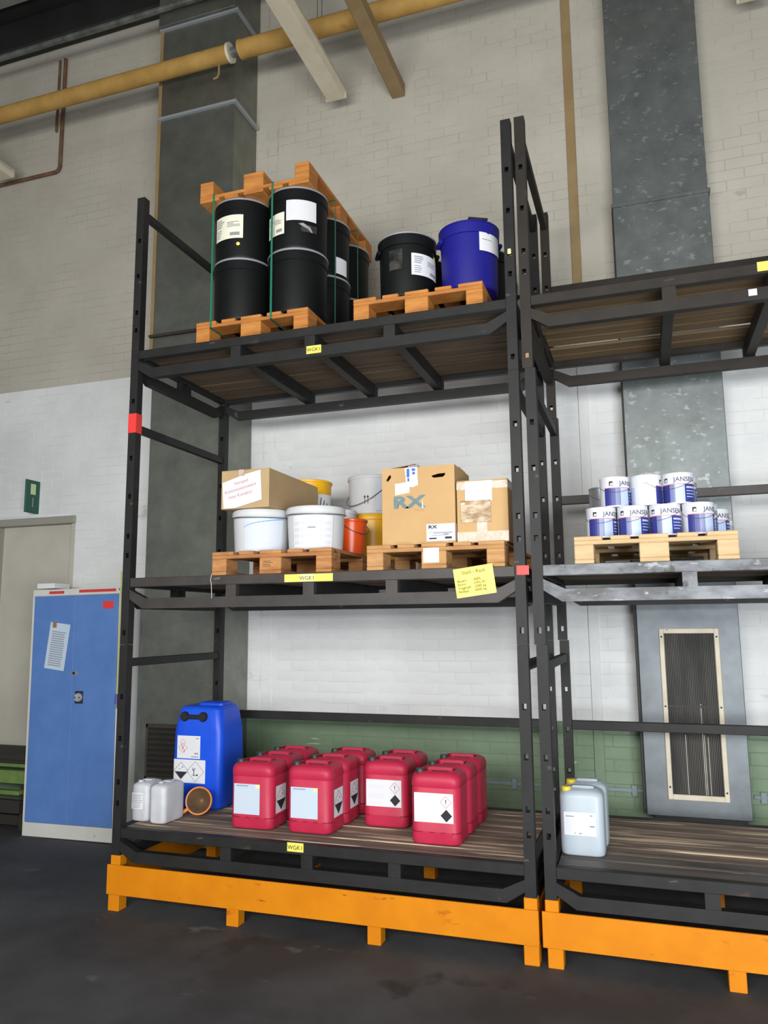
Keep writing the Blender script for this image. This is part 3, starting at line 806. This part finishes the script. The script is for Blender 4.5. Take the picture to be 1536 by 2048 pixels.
k.rect(u*.5, h*.22, u*.7, h*.27); k.build('print', M['paleink'], o)
o, fn, u, h = cyl_label(b2, .172, 1.246, .238, .12, .78, .012, .205, M['paper'], taper=.05)
k = Ink(fn, .003, seg=.015)
for j in range(4):
    for i in range(5): k.rect(u*(.04+.19*i), h*(.70-.2*j), u*(.19+.19*i), h*(.82-.2*j))
k.build('print', M['paleink'], o)
Ink(fn, .004, seg=.015).rect(u*.40, h*.60, u*.58, h*.64).build('heading', M['greyink'], o)
bucket(.85, .620, ZM, BR-.006, .268, M['bucket'], 'white lidded bucket hidden behind the front left one, under the carton', M['bucket'], .92, group='white lidded buckets')
ob = bucket(1.350, .575, ZM, .112, .232, M['orangeb'], 'bright orange-red small bucket on the right edge of the pallet', None, .80, (camang(1.35, .57)+.75, .09, .222))
bucket(1.175, .81, ZM, .125, .335, M['bucket'], 'smaller white bucket with a grey-white lid behind the orange bucket', M['bucket'], .92, None, rimh=.03)
yb = bucket(1.325, 1.088, ZM, .185, .325, M['yellowb'], 'yellow bucket with a grey label at the back, beneath the tall white pail', M['yellowb'], .92)
cyl_label(yb, .18, 1.325, 1.088, .86, .99, .03, .17, M['greyink'])
wb = bucket(1.325, 1.088, ZM+.3255, .186, .285, M['bucket'], 'tall white pail with a wire handle, stacked on the yellow bucket', M['bucket'], .92, (camang(1.3, 1.07)-.85, .17, .23), rimh=.03)
o, fn, u, h = cyl_label(wb, .176, 1.325, 1.088, .55, .99, .02, .215, MATS['bl'], taper=.05)
Ink(fn, .003, seg=.015).rect(u*.05, h*.1, u*.38, h*.85).rect(u*.45, h*.2, u*.75, h*.6).build('print', M['paleink'], o)
Ink(fn, .003, seg=.015).rect(u*.42, h*.86, u*.9, h*.95).build('heading', M['greyink'], o)
k = Ink(cyl(0, 0, .176, fa(1.325, 1.088, .33), .07, .05), .003)
for q in (0, .022): k.rect(q, 0, q+.003, .05).poly([(q-.006, .045), (q+.009, .045), (q+.0015, .062)])
k.build('arrow_print', M['ink'], wb)
bucket(.83, 1.035, ZM, .182, .340, M['bucket'], 'white bucket at the back left, hidden under the yellow one', M['bucket'], .92)
yu = bucket(.83, 1.035, ZM+.3405, .182, .255, M['yellowb'], 'yellow bucket with a black printed label showing behind the long carton', None, .92)
o, fn, u, h = cyl_label(yu, .172, .83, 1.03, .70, .97, .01, .15, M['paper'], taper=.05)
k = Ink(fn, .003)
for q in range(4): k.line((u*(.1+.2*q), h*.1), (u*(.18+.2*q), h*(.8-.12*q)), .007)
k.build('print', M['ink'], o)

def carton(x, y, z, wx, dy, h, m, label, rz=0):
    t = thing('cardboard_box', label, 'box', (x, y, z), rz)
    MB().box(0, wx, 0, dy, 0, h-.003, .003).build('carton', m, t)
    MB().box(.001, wx-.001, .001, dy/2-.001, h-.004, h-.0005).build('flap', m, t)
    MB().box(.001, wx-.001, dy/2+.001, dy-.001, h-.004, h-.0005).build('flap', m, t)
    return t
cb = carton(.681, .045, ZM+.2685, .333, .75, .245, M['cardd'], 'long plain cardboard box with a taped white notice, on top of the white buckets')
# white notice, hand-cut askew
fn = flat((0, 0, 0), (1, 0, 0), (0, 0, 1), (0, -1, 0))
nt_ = Ink(fn, .004).poly([(.010, .168), (.020, .004), (.10, .004), (.287, .048), (.276, .236), (.165, .214)]).build('notice', M['paper'], cb)
k = Ink(fn, .006)
k.text('Versand', .145, .158, .030, 0, 'CENTER', R(13)); k.text('Kommissionsware', .140, .118, .030, 0, 'CENTER', R(13)); k.text('(von Kunden)', .140, .078, .030, 0, 'CENTER', R(12))
k.build('lettering', M['pinkink'], nt_)
Ink(fn, .007).rect(.125, .205, .165, .245).build('tape_piece', M['tape'], cb)

rx = thing('cardboard_box', 'large cardboard box with blue RX lettering and hand holes', 'box', (1.731, .10, ZM), 0)
W_, D_, H_ = .440, .385, .460
mb = MB(); t_ = .005
mb.box(0, t_, 0, D_, 0, H_).box(W_-t_, W_, 0, D_, 0, H_).box(0, W_, D_-t_, D_, 0, H_).box(0, W_, 0, D_, 0, t_)
# front wall with two hand holes
mb.box(t_, W_-t_, 0, t_, 0, .385).box(t_, W_-t_, 0, t_, .42, H_)
mb.box(t_, .028, 0, t_, .385, .42).box(.056, .305, 0, t_, .385, .42).box(.385, W_-t_, 0, t_, .385, .42)
mb.prism([(.028, .42), (.028, .396), (.044, .42)], 'y', 0, t_).prism([(.056, .385), (.056, .405), (.040, .385)], 'y', 0, t_)
mb.prism([(.305, .42), (.305, .402), (.345, .411), (.385, .412), (.385, .42)], 'y', 0, t_)
mb.prism([(.305, .385), (.305, .395), (.318, .388), (.372, .390), (.385, .402), (.385, .385)], 'y', 0, t_)
mb.build('carton', M['card'], rx)
MB().box(.01, W_-.01, D_/2, D_-.01, H_-.006, H_-.002).build('flap', M['card'], rx)
T = Matrix.Translation((0, .0, H_)) @ Matrix.Rotation(R(9), 4, 'Y').inverted()
MB().add([(.01, .008, H_-.002), (.20, .02, H_+.022), (.20, D_*.5, H_+.030), (.01, D_*.5, H_), (.01, .008, H_-.006), (.20, .02, H_+.018), (.20, D_*.5, H_+.026), (.01, D_*.5, H_-.004)],
         [(0, 1, 2, 3), (4, 5, 6, 7), (0, 1, 5, 4), (1, 2, 6, 5), (2, 3, 7, 6), (3, 0, 4, 7)]).build('flap', M['cardin'], rx)
MB().add([(.215, .006, H_-.002), (W_-.01, .006, H_-.002), (W_-.01, D_*.5, H_-.002), (.215, D_*.5, H_-.002), (.215, .006, H_-.006), (W_-.01, .006, H_-.006), (W_-.01, D_*.5, H_-.006), (.215, D_*.5, H_-.006)],
         [(0, 1, 2, 3), (4, 5, 6, 7), (0, 1, 5, 4), (1, 2, 6, 5), (2, 3, 7, 6), (3, 0, 4, 7)]).build('flap', M['card'], rx)
MB().add([(W_-.004, .16, H_-.002), (W_-.004, D_-.02, H_-.002), (W_-.02, D_-.02, H_+.022), (W_-.02, .20, H_+.025), (W_-.008, .16, H_-.002), (W_-.008, D_-.02, H_-.002), (W_-.024, D_-.02, H_+.022), (W_-.024, .20, H_+.025)],
         [(0, 1, 2, 3), (4, 5, 6, 7), (0, 1, 5, 4), (1, 2, 6, 5), (2, 3, 7, 6), (3, 0, 4, 7)]).build('flap', M['card'], rx)
Ink(fn, .0015).text('RX', .068, .222, .096, .045, sx=1.5).build('lettering', M['cartonblue'], rx)
Ink(fn, .0015).text('TROL', .195, .195, .024, .0, sx=1.1).build('faint_lettering', M['cartonfaint'], rx)
Ink(fn, .0017).poly([(.243, .215), (.252, .215), (.247, .272)]).build('torn_paper', M['paper'], rx)
Ink(fn, .0018).poly([(.082, .298), (.170, .310), (.170, .374), (.080, .366)]).build('blank_label', M['cream_paper'], rx)
tp = Ink(fn, .0030).poly([(.142, H_-.002), (.218, H_-.002), (.222, .352), (.190, .340), (.152, .348)]).build('tape_piece', M['tapew'], rx)
Ink(fn, .0040).rect(.154, .40, .171, .452).rect(.158, .375, .170, .396).rect(.185, .436, .207, .452).rect(.188, .415, .205, .431).build('tape_print', M['tapeblue'], tp)
mbt = MB().add([(.158, -.002, H_), (.222, -.002, H_), (.215, .05, H_+.030), (.165, .05, H_+.032)], [(0, 1, 2, 3)]); mbt.build('tape_piece', M['tapew'], rx)
sl = Ink(fn, .0022).rect(.268, .018, .437, .118).build('shipping_label', MATS['bl'], rx)
Ink(fn, .0034).text('RX', .280, .092, .026, .03, sx=1.5).rect(.285, .030, .328, .038).rect(.378, .030, .418, .042).build('lettering', M['ink'], sl)
Ink(fn, .0034).rect(.278, .068, .426, .070).rect(.31, .062, .42, .066).rect(.30, .050, .40, .053).rect(.37, .054, .40, .060).build('print', M['greyink'], sl)
fs = flat((W_, 0, 0), (0, 1, 0), (0, 0, 1), (1, 0, 0))
sl = Ink(fs, .0015).rect(.003, .012, .12, .115).build('shipping_label', M['paper'], rx)

c2 = carton(2.181, .10, ZM, .293, .36, .358, M['card'], 'smaller taped cardboard box with a film pouch, right of the RX box')
Ink(fn, .0010).rect(.0, .305, .293, .348).build('tape_strip', M['tape'], c2)
Ink(fn, .0010).rect(.0, .006, .293, .062).build('tape_strip', M['tape'], c2)
Ink(fn, .0014).rect(.115, .0, .172, .20).build('tape_strip', M['tape'], c2)
Ink(fn, .0026).rect(.050, .235, .205, .352).build('blank_label', M['paper'], c2)
mbp = MB(); nx, nz = 8, 8
vv = [(.025+.17*i/nx, -.003-random.uniform(0, .008), .115+.125*j/nz) for j in range(nz+1) for i in range(nx+1)]
mbp.add(vv, [(j*(nx+1)+i, j*(nx+1)+i+1, (j+1)*(nx+1)+i+1, (j+1)*(nx+1)+i) for j in range(nz) for i in range(nx)]); mbp.build('film_pouch', M['pouch'], c2, smooth=80)
Ink(flat((.293, 0, 0), (0, 1, 0), (0, 0, 1), (1, 0, 0)), .0012).rect(0, .305, .36, .348).build('tape_strip', M['tape'], c2)

# ------------------------------------------------------------------ paint cans on the right pallet
CR, CHH = .0805, .168
def paint_can_parts(t, metal=False):
    MB().lathe([(0, .002), (CR-.004, .002), (CR-.003, 0), (CR, .001), (CR, .005), (CR-.0015, .008), (CR-.0015, CHH-.010), (CR, CHH-.008), (CR, CHH-.001), (CR-.003, CHH), (CR-.008, CHH-.003), (CR-.012, CHH-.008), (0, CHH-.008)], 36).build('can', M['canmetal'] if metal else M['canwhite'], t, smooth=35)
    pts = []
    for i in range(13):
        q = -math.pi/2+math.pi*i/12
        pts.append(((CR+.0003)*math.sin(q-.5), -(CR+.0003)*math.cos(q-.5), .125-.045*math.cos(q)))
    MB().tube(pts, .0014, 5).build('bail_handle', M['wire'], t, smooth=60)
    if metal: return
    r = CR-.0015
    def fn(u, v, off):
        a = R(u); return Vector(((r+off)*math.sin(a), -(r+off)*math.cos(a), v))
    S = 9
    lb = Ink(fn, .0006, seg=S).rect(-80, .009, 215, CHH-.011).build('label', M['canwhite'], t)
    for a, b, mm, nm in ((-74, -30, 'canblue', 'blue_panel'), (-30, -10, 'canmid', 'grey_panel'), (-10, 26, 'canpale', 'pale_panel'), (26, 95, 'canblue', 'blue_panel'), (110, 200, 'canpale', 'pale_panel')):
        Ink(fn, .0011, seg=S).rect(a, .009, b, .104).build(nm, M[mm], lb)
    Ink(fn, .0011, seg=S).rect(-74, .104, 95, .107).build('red_line', M['canred'], lb)
    k = Ink(fn, .0017, seg=S)
    # lettering: degrees per metre of arc
    d = math.degrees(1/r)
    def fn2(u, v, off): return fn(u*d, v, off)
    k2 = Ink(fn2, .0016); k2.text('JANSEN', R(-14)*r, .119, .035, .008, sx=1.0).build('lettering', mat('can_lettering', (58, 66, 92), .6), lb)
    lg = Ink(fn2, .0016); u0 = R(-46)*r
    lg.rect(u0-.010, .118, u0+.010, .142).build('emblem', M['ink'], lb)
    lg = Ink(fn2, .0022); lg.poly([(u0-.005, .121), (u0+.008, .121), (u0+.009, .131), (u0+.001, .134), (u0-.004, .128)]).build('emblem_figure', M['canwhite'], lb)
    wt = Ink(fn, .0017, seg=S)
    for i, (l, hh) in enumerate(((54, .010), (40, .004), (46, .004), (30, .004))): wt.rect(32, .082-i*.016, 32+l, .082-i*.016+hh)
    wt.build('small_print', M['canpale'], lb)
cans = []
proto = None; protom = None
def can(x, y, lev, rot, label, metal=False):
    global proto, protom
    loc = (x, y, ZM+lev*(CHH+.0005)); rz = rot
    g_ = 'paint cans on the pale pallet'
    src = protom if metal else proto
    if src is None:
        t = thing('paint_can', label, 'can', loc, rz, g_); paint_can_parts(t, metal)
        if metal: protom = t
        else: proto = t
        return t
    return dup(src, label, loc, rz, g_)
cx_ = (2.966, 3.131, 3.297, 3.462)
def face(x, y, deg): return camang(x, y)+R(deg)
names = ('leftmost', 'second from left', 'third from left', 'rightmost')
for i, x in enumerate(cx_):
    can(x, .205, 0, face(x, .205, (22, 5, -2, 34)[i]), f'white and blue paint can, {names[i]} of the front bottom row')
for i, x in enumerate(cx_[:3]):
    can(x, .375, 0, face(x, .375, 10), f'hidden second row paint can, behind the {names[i]} front one')
can(3.490, .376, 0, face(3.49, .38, 34), 'paint can of the second bottom row, edge showing behind the rightmost front one')
for i, x in enumerate(cx_[:1]):
    can(x, .545, 0, face(x, .545, 10), f'hidden third row paint can, in line with the {names[i]} front one')
can(3.562, .524, 0, face(3.56, .52, 22), 'paint can at the right end, third row, half showing beside the front row')
can(3.540, .690, 0, 1.0, 'bare grey metal can at the right rear of the pallet', True)
for i, x in enumerate((3.045, 3.210, 3.373)):
    can(x, .235, 1, face(x, .235, (32, 112, -2)[i]), ('left can of the upper front row, label turned right', 'middle can of the upper front row, turned to its blank white side', 'right can of the upper front row with JANSEN facing front')[i])
can(3.395, .405, 1, face(3.395, .405, 35), 'upper can behind the right one of the upper front row')
can(2.965, .545, 1, 1.0, 'bare grey metal can at the upper left rear, behind the left upper can', True)

# ------------------------------------------------------------------ jerrycans
def rrect(wx, dy, r, z, inset=0, n=5, edge=6, fold=0, cx=0, cy=0):
    hx, hy = wx/2-inset, dy/2-inset; r = max(.004, min(r, hx*.95, hy*.95)); pts = []
    cs = ((hx-r, -hy+r, -90), (hx-r, hy-r, 0), (-hx+r, hy-r, 90), (-hx+r, -hy+r, 180))
    for q in range(4):
        ax, ay, a0 = cs[q]; bx, by, b0 = cs[(q+1) % 4]
        for i in range(n+1):
            a = R(a0+90*i/n); pts.append((cx+ax+r*math.cos(a), cy+ay+r*math.sin(a), z))
        p = Vector(pts[-1]); e = Vector((cx+bx+r*math.cos(R(b0)), cy+by+r*math.sin(R(b0)), z))
        nn = Vector((math.cos(R(a0+90)), math.sin(R(a0+90)), 0))
        for i in range(1, edge):
            s_ = p.lerp(e, i/edge)-nn*(fold if i % 2 else 0); pts.append(tuple(s_))
    return pts
ZD = ZB[0]+.0003
def jerrycan_parts(t, W, D, H, m, capm, rc=.045, cap=(-.095, -.07), handle=True, groove=True, foldd=.0045, capr=.026):
    rings = [rrect(W, D, rc, 0, .012), rrect(W, D, rc, .004, .005), rrect(W, D, rc, .012, .001, fold=foldd), rrect(W, D, rc, .05*H/.4, 0, fold=foldd), rrect(W, D, rc, .07*H/.4, 0)]
    if groove: rings += [rrect(W, D, rc, H*.16, 0), rrect(W, D, rc, H*.17, .0015), rrect(W, D, rc, H*.76, .0015), rrect(W, D, rc, H*.765, .003), rrect(W, D, rc, H*.775, 0)]
    rings += [rrect(W, D, rc, H*.86, 0), rrect(W, D, rc, H*.90, .004), rrect(W, D, rc, H*.935, .013), rrect(W, D, rc, H*.962, .028), rrect(W, D, rc, H*.972, .045)]
    # hollow on the top for the handle
    rings += [rrect(W*.86, D*.66, rc*.7, H*.970, .012), rrect(W*.86, D*.66, rc*.7, H*.93, .020)]
    MB().loft(rings).build('body', m, t, smooth=50)
    zt = H*.93
    if handle:
        hw = W*.26; x0 = .03*W
        pts = [(x0-hw, 0, zt-.003), (x0-hw, 0, H*.985), (x0-hw*.8, 0, H), (x0+hw*.8, 0, H), (x0+hw, 0, H*.985), (x0+hw, 0, zt-.003)]
        mb = MB(); y0 = .0
        poly = [(p_[0], p_[2]) for p_ in pts]+[(x0+hw-.022, zt-.003), (x0+hw-.022, H-.017), (x0-hw+.022, H-.017), (x0-hw+.022, zt-.003)]
        mb.prism(poly[:3]+[poly[8], poly[9]], 'y', -.016, .016); mb.prism([poly[2], poly[3], poly[7], poly[8]], 'y', -.016, .016); mb.prism([poly[3], poly[4], poly[5], poly[6], poly[7]], 'y', -.016, .016)
        mb.build('handle', m, t)
    cp = MB().lathe([(capr*.8, H*.925), (capr, H*.935), (capr, H*.985), (capr*.9, H*1.0), (0, H*1.0)], 20, cap[0], cap[1]).build('cap', capm, t, smooth=40)
    return t
RWd, RDp, RH = .285, .243, .400
def corrosive(fn, t, u, v, r, parent):
    Ink(fn, .003).diamond(u, v, r, .0035).rect(u-r*.35, v+.01, u-r*.05, v+.014).rect(u+r*.1, v+.02, u+r*.3, v+.03).build('diamond_outline', M['greyink'], parent)
    Ink(fn, .0032).poly([(u-r*.86, v-r*.10), (u, v-r*.96), (u+r*.86, v-r*.10)]).build('corrosive_field', M['ink'], parent)
fF = lambda W, D: flat((-W/2, -D/2, 0), (1, 0, 0), (0, 0, 1), (0, -1, 0))
fS = lambda W, D: flat((W/2, -D/2, 0), (0, 1, 0), (0, 0, 1), (1, 0, 0))
red = jerrycan_parts(thing('jerrycan', 'front red jerrycan of the leftmost row, pale blue label', 'jerrycan', (0, 0, 0), 0, 'red jerrycans on the lowest shelf'), RWd, RDp, RH, M['redcan'], M['darkcap'])
fn = fF(RWd, RDp)
lb = Ink(fn, .001).rect(.030, .085, .205, .262).build('label', M['bluepaper'], red)
Ink(fn, .002).lines(.04, .10, .19, .235, 12, .3, .2).build('print', M['paleink'], lb)
Ink(fn, .002).rect(.045, .248, .125, .254).build('heading', M['greyink'], lb)
Ink(fn, .0025).rect(.178, .240, .204, .260).build('yellow_corner', M['yellow3'], lb)
fs = fS(RWd, RDp)
sl = Ink(fs, .001).rect(.055, .085, .195, .245).build('side_label', M['paper'], red)
corrosive(fs, red, .125, .165, .068, sl)
red2 = jerrycan_parts(thing('jerrycan', 'front red jerrycan of the second row from right, hazard label', 'jerrycan', (0, 0, 0), 0, 'red jerrycans on the lowest shelf'), RWd, RDp, RH, M['redcan'], M['darkcap'])
lb = Ink(fn, .001).rect(.024, .120, .250, .278).build('label', M['paper'], red2)
Ink(fn, .002).rect(.034, .265, .075, .270).lines(.034, .225, .16, .25, 4, .3).lines(.034, .13, .15, .15, 3, .3).lines(.034, .17, .15, .20, 3, .3).build('print', M['paleink'], lb)
Ink(fn, .002).diamond(.208, .232, .032, .0025).build('hazard_diamond', M['pinkink'], lb)
Ink(fn, .0025).poly([(.2055, .246), (.2105, .246), (.2095, .226), (.2065, .226)]).rect(.206, .217, .210, .221).build('exclamation_mark', M['ink'], lb)
Ink(fn, .002).poly([(.210, .126), (.243, .160), (.210, .194), (.177, .160)]).build('black_diamond', M['ink'], lb)
G = 'red jerrycans on the lowest shelf'
yy = .205+RDp/2; st = RDp+.003
red.location = (.835, yy, ZD)
dup(red, 'middle red jerrycan of the leftmost row', (.838, yy+st, ZD), 0, G)
dup(red, 'rear red jerrycan of the leftmost row', (.842, yy+2*st, ZD), 0, G)
dup(red, 'front red jerrycan of the second row from left, pale blue front label in full view', (1.215, yy+.004, ZD), 0, G)
dup(red, 'middle red jerrycan of the second row from left', (1.222, yy+.006+st, ZD), 0, G)
dup(red, 'rear red jerrycan of the second row from left, set a little to the right', (1.245, yy+.04+2*st, ZD), R(2), G)
red2.location = (1.602, .480+RDp/2, ZD)
dup(red2, 'rear red jerrycan of the second row from right', (1.610, .480+RDp/2+st, ZD), 0, G)
dup(red2, 'front red jerrycan of the rightmost row, black diamond label', (1.992, .20+RDp/2, ZD), 0, G)
dup(red2, 'middle red jerrycan of the rightmost row', (2.0, .20+RDp/2+st, ZD), 0, G)
dup(red2, 'rear red jerrycan of the rightmost row', (2.008, .20+RDp/2+2*st, ZD), 0, G)

# blue canister
BW, BD, BH = .385, .335, .675
t = thing('jerrycan', 'tall blue plastic canister with hazard labels and a black carrying handle', 'jerrycan', (.222, .565+BD/2, ZD), R(0))
rings = [rrect(BW, BD, .045, 0, .015), rrect(BW, BD, .045, .008, .004), rrect(BW, BD, .045, .02, 0), rrect(BW, BD, .045, BH*.45, 0), rrect(BW, BD, .045, BH*.74, .004),
         rrect(BW, BD, .045, BH*.80, .009), rrect(BW, BD, .045, BH*.955, .026), rrect(BW, BD, .045, BH*.975, .032), rrect(BW, BD, .045, BH*.988, .046)]
MB().loft(rings).build('body', M['bluecan'], t, smooth=50)
MB().loft([rrect(.20, .16, .03, BH*.985, 0, cx=.03, cy=.03), rrect(.20, .16, .03, BH*1.01, 0, cx=.03, cy=.03), rrect(.20, .16, .03, BH*1.02, .01, cx=.03, cy=.03)]).build('top_boss', M['bluecan'], t, smooth=50)
Tm = Matrix.Translation((0, -BD/2+.018, .600)) @ Matrix.Rotation(R(90-6), 4, 'X')
hb = MB()
for x in (-.105, .040):
    hb.lathe([(.033, -.004), (.033, .012), (.028, .020), (0, .020)], 18, T=Matrix.Translation((x, -BD/2+.021, .600)) @ Matrix.Rotation(R(84), 4, 'X'))
hb.box(-.10, .035, -BD/2+.004, -BD/2+.020, .584, .614, .005); hb.build('handle', M['black'], t, smooth=40)
fn = flat((-BW/2, -BD/2, 0), (1, 0, 0), (0, 0, 1), (0, -1, 0))
lb = Ink(fn, .0015).rect(.045, .325, .225, .475).build('label', M['paper'], t)
Ink(fn, .0025).diamond(.09, .395, .033, .0022).diamond(.09, .43, .022, .002).line((.078, .41), (.10, .38), .004).line((.080, .385), (.100, .405), .003).line((.10, .38), (.103, .365), .004).build('hazard_diamond', M['redprint'], lb)
Ink(fn, .0025).lines(.12, .38, .21, .462, 7, .25, .4).build('print', M['paleink'], lb)
Ink(fn, .0026).rect(.155, .335, .212, .341).rect(.19, .456, .214, .462).rect(.182, .353, .195, .365).rect(.198, .353, .210, .365).build('heading', M['greyink'], lb)
lb = Ink(fn, .0015).rect(.022, .165, .268, .318).build('hazard_label', M['paper'], t)
corrosive(fn, t, .080, .243, .056, lb)
Ink(fn, .0025).diamond(.192, .242, .066, .003).build('environment_diamond', M['greyink'], lb)
Ink(fn, .0028).rect(.171, .215, .213, .219).poly([(.178, .219), (.183, .219), (.184, .255), (.179, .250)]).line((.181, .245), (.168, .258), .004).line((.181, .25), (.190, .264), .004).line((.176, .252), (.173, .268), .003) \
    .poly([(.196, .217), (.205, .227), (.214, .217)]).build('tree_and_fish', M['ink'], lb)

# funnel lying on its side
t = thing('funnel', 'dirty orange plastic funnel lying on its side before the blue canister', 'funnel', (.352, .405, ZD+.0935))
aim = Vector((.30, -.93, .20)).normalized(); q = aim.to_track_quat('Z', 'Y').to_matrix().to_4x4()
MB().lathe([(.012, -.150), (.014, -.085), (.030, -.070), (.080, -.004), (.086, -.002), (.088, .002), (.086, .006), (.078, .004)], 32, T=q).build('cone', M['funnel'], t, smooth=40)
MB().lathe([(.079, .004), (.076, .0), (.027, -.066), (.010, -.083), (0, -.083)], 32, T=q).build('inside', M['funnelin'], t, smooth=40)
side = Vector((-.80, -.10, -.62)); side = (side-aim*side.dot(aim)).normalized()
MB().tube([side*.082, side*.10+aim*.004, side*.125+aim*.01], .012, 10).build('handle_tab', M['funnel'], t, smooth=50)

# two small grey-white canisters at the left post
GW, GD, GH = .132, .185, .245
t = jerrycan_parts(thing('jerrycan', 'small greyish canister with a white label, hard against the left post', 'jerrycan', (.068, .165+GD/2, ZD), 0, 'small grey canisters'), GW, GD, GH, M['greycan'], M['greycan'], .03, (-.02, -.05), True, False, .003, .017)
fn = fF(GW, GD)
lb = Ink(fn, .001).rect(.012, .075, .096, .175).build('label', M['paper'], t); Ink(fn, .002).lines(.018, .085, .09, .168, 8, .3, .3).build('print', M['greyink'], lb)
t = jerrycan_parts(thing('jerrycan', 'small unlabelled grey canister beside the labelled one, left of the funnel', 'jerrycan', (.219, .155+GD/2, ZD), R(-3), 'small grey canisters'), GW-.01, GD+.03, GH, M['greycan'], M['greycan'], .03, (-.01, -.05), True, False, .003, .017)

# two white canisters on the right rack
WW, WD, WH = .228, .185, .345
t = jerrycan_parts(thing('jerrycan', 'front translucent white canister with a yellow cap and white label', 'jerrycan', (2.790, .222+WD/2, ZD), 0, 'white canisters with yellow caps'), WW, WD, WH, M['whitecan'], M['yellowcap'], .04, (-.078, -.045), True, False, 0, .026)
wcan = t
fn = fF(WW, WD)
lb = Ink(fn, .001).rect(.022, .105, .188, .222).build('label', M['paper'], t)
Ink(fn, .002).rect(.032, .198, .075, .203).rect(.155, .150, .180, .158).rect(.158, .205, .172, .211).rect(.075, .113, .081, .119).rect(.10, .112, .112, .119).build('heading', M['greyink'], lb)
Ink(fn, .002).lines(.032, .13, .12, .19, 6, .25, .5).build('print', M['paleink'], lb)
dup(wcan, 'rear translucent white canister with a yellow cap, behind the front one', (2.797, .222+WD/2+.20, ZD), 0, 'white canisters with yellow caps')

# ------------------------------------------------------------------ locker, notice, card, cord, bench
t = thing('metal_locker', 'blue two-door metal locker with a pale grey frame left of the racks', 'locker', (-1.352, 1.20, 0), 0, ry=R(-.6))
LW, LH, LD = .905, 2.02, .44
hw = LW/2
MB().box(-hw, hw, .012, LD, .005, LH, .004).build('carcass', M['locker'], t)
MB().box(-hw, hw, .0, .012, .005, .115, .003).build('plinth', M['locker'], t)
MB().box(-hw, hw, .0, .012, LH-.055, LH, .003).build('top_rail', M['locker'], t)
for s in (-1, 1): MB().box(s*hw, s*(hw-.022), .0, .012, .115, LH-.055, .002).build('side_rail', M['locker'], t)
dl = MB().box(-hw+.024, -.0006, -.006, .012, .118, LH-.058, .003).build('door', M['blue'], t)
dr = MB().box(.0006, hw-.024, -.006, .012, .118, LH-.058, .003).build('door', M['blue'], t)
MB().box(.035, .115, -.012, -.006, 1.075, 1.175, .002).build('handle_plate', M['ink'], dr)
MB().lathe([(0, 0), (.036, 0), (.036, .012), (.030, .022), (0, .024)], 24, T=Matrix.Translation((.075, -.011, 1.125)) @ Matrix.Rotation(R(90), 4, 'X')).build('knob', M['chrome'], dr, smooth=40)
MB().box(.045, .105, -.030, -.034, 1.118, 1.132, .001).build('knob_grip', M['wire'], dr)
MB().box(-.012, .055, -.009, -.006, 1.305, 1.335, .001).build('lock_plate', M['gribar'], dr)
MB().lathe([(0, 0), (.012, 0), (.012, .006), (0, .006)], 12, T=Matrix.Translation((.015, -.008, 1.32)) @ Matrix.Rotation(R(90), 4, 'X')).build('lock_cylinder', M['ink'], dr)
MB().box(.28, .385, -.0085, -.006, 1.845, 1.905, .001).build('red_sticker', M['redtape'], dr)
MB().box(-.28, -.125, -.002, .0, LH-.040, LH-.016).build('red_label_strip', M['redprint'], t)
MB().box(.03, .40, -.002, .0, LH-.036, LH-.012).build('red_label_strip', M['redprint'], t)
for x in (hw-.02,): MB().lathe([(0, 0), (.006, 0), (.006, .003), (0, .003)], 10, T=Matrix.Translation((x, .0, LH-.02)) @ Matrix.Rotation(R(90), 4, 'X')).build('screw', M['ink'], t)
# notice held by a magnet
nn_ = thing('notice_sheet', 'white printed sheet with pale lines hung askew on the left locker door', 'paper', (-1.66, 1.1915, 1.36))
c_, s_ = math.cos(R(-7)), math.sin(R(-7))
fn = flat((0, 0, 0), (c_, 0, s_), (-s_, 0, c_), (0, -1, 0))
Ink(fn, .0).rect(-.0, 0, .205, .385).build('sheet', M['bluepaper'], nn_)
Ink(fn, .001).lines(.03, .03, .175, .325, 16, .45, .12).build('print', M['greyink'], nn_)
MB().box(.075, .11, -.010, -.001, .335, .385, .002).build('magnet', M['magnet'], nn_)
o = MB().box(-1.845, -1.66, 1.26, 1.45, 2.030, 2.075, .003).build('paper_stack', M['paper']); tag(o, 'flat white sheets lying on the left end of the locker top', 'paper')
t = thing('hanging_cord', 'thin yellow-green cord hanging down the left post', 'cord', (-.006, -.004, 2.02))
MB().tube([(0, 0, .03), (.003, -.003, -.25), (.002, -.002, -.74)], .004, 8).build('cord', M['yrod'], t, smooth=60)
MB().tube([(.002, -.002, -.74), (.001, -.001, -.80)], .010, 8).build('end_grip', M['purple'], t, smooth=60)
MB().tube([(.001, -.001, -.80), (.001, .001, -.83)], .007, 8).build('metal_tip', M['silver'], t, smooth=60)

t = thing('loading_step', 'green wooden step with dark treads below the door at the left edge', 'step', (-2.75, 1.25, 0))
y0 = .02
MB().box(-.95, .93, y0-.02, .39, .585, .635, .004).build('tread', M['benchd'], t)
MB().box(-.95, .93, y0, .39, .555, .585, .003).build('tread_edge', M['benchd'], t)
MB().box(-.95, .93, y0-.01, .05, .525, .553, .003).build('rail', M['benchg'], t)
MB().box(-.95, .93, y0-.02, .06, .395, .500, .003).build('rail', M['benchg'], t)
MB().box(-.95, .84, y0-.02, .06, .300, .335, .003).build('rail', M['benchg'], t)
MB().box(-.95, .84, y0-.01, .06, .150, .255, .003).build('rail', M['benchd'], t)
for x in (-.95, .0, .80): MB().box(x, x+.09, .06, .14, 0, .556, .004).build('post', M['benchd'], t)
MB().box(-.95, .93, .14, .38, .02, .10).build('lower_tread', M['benchd'], t)
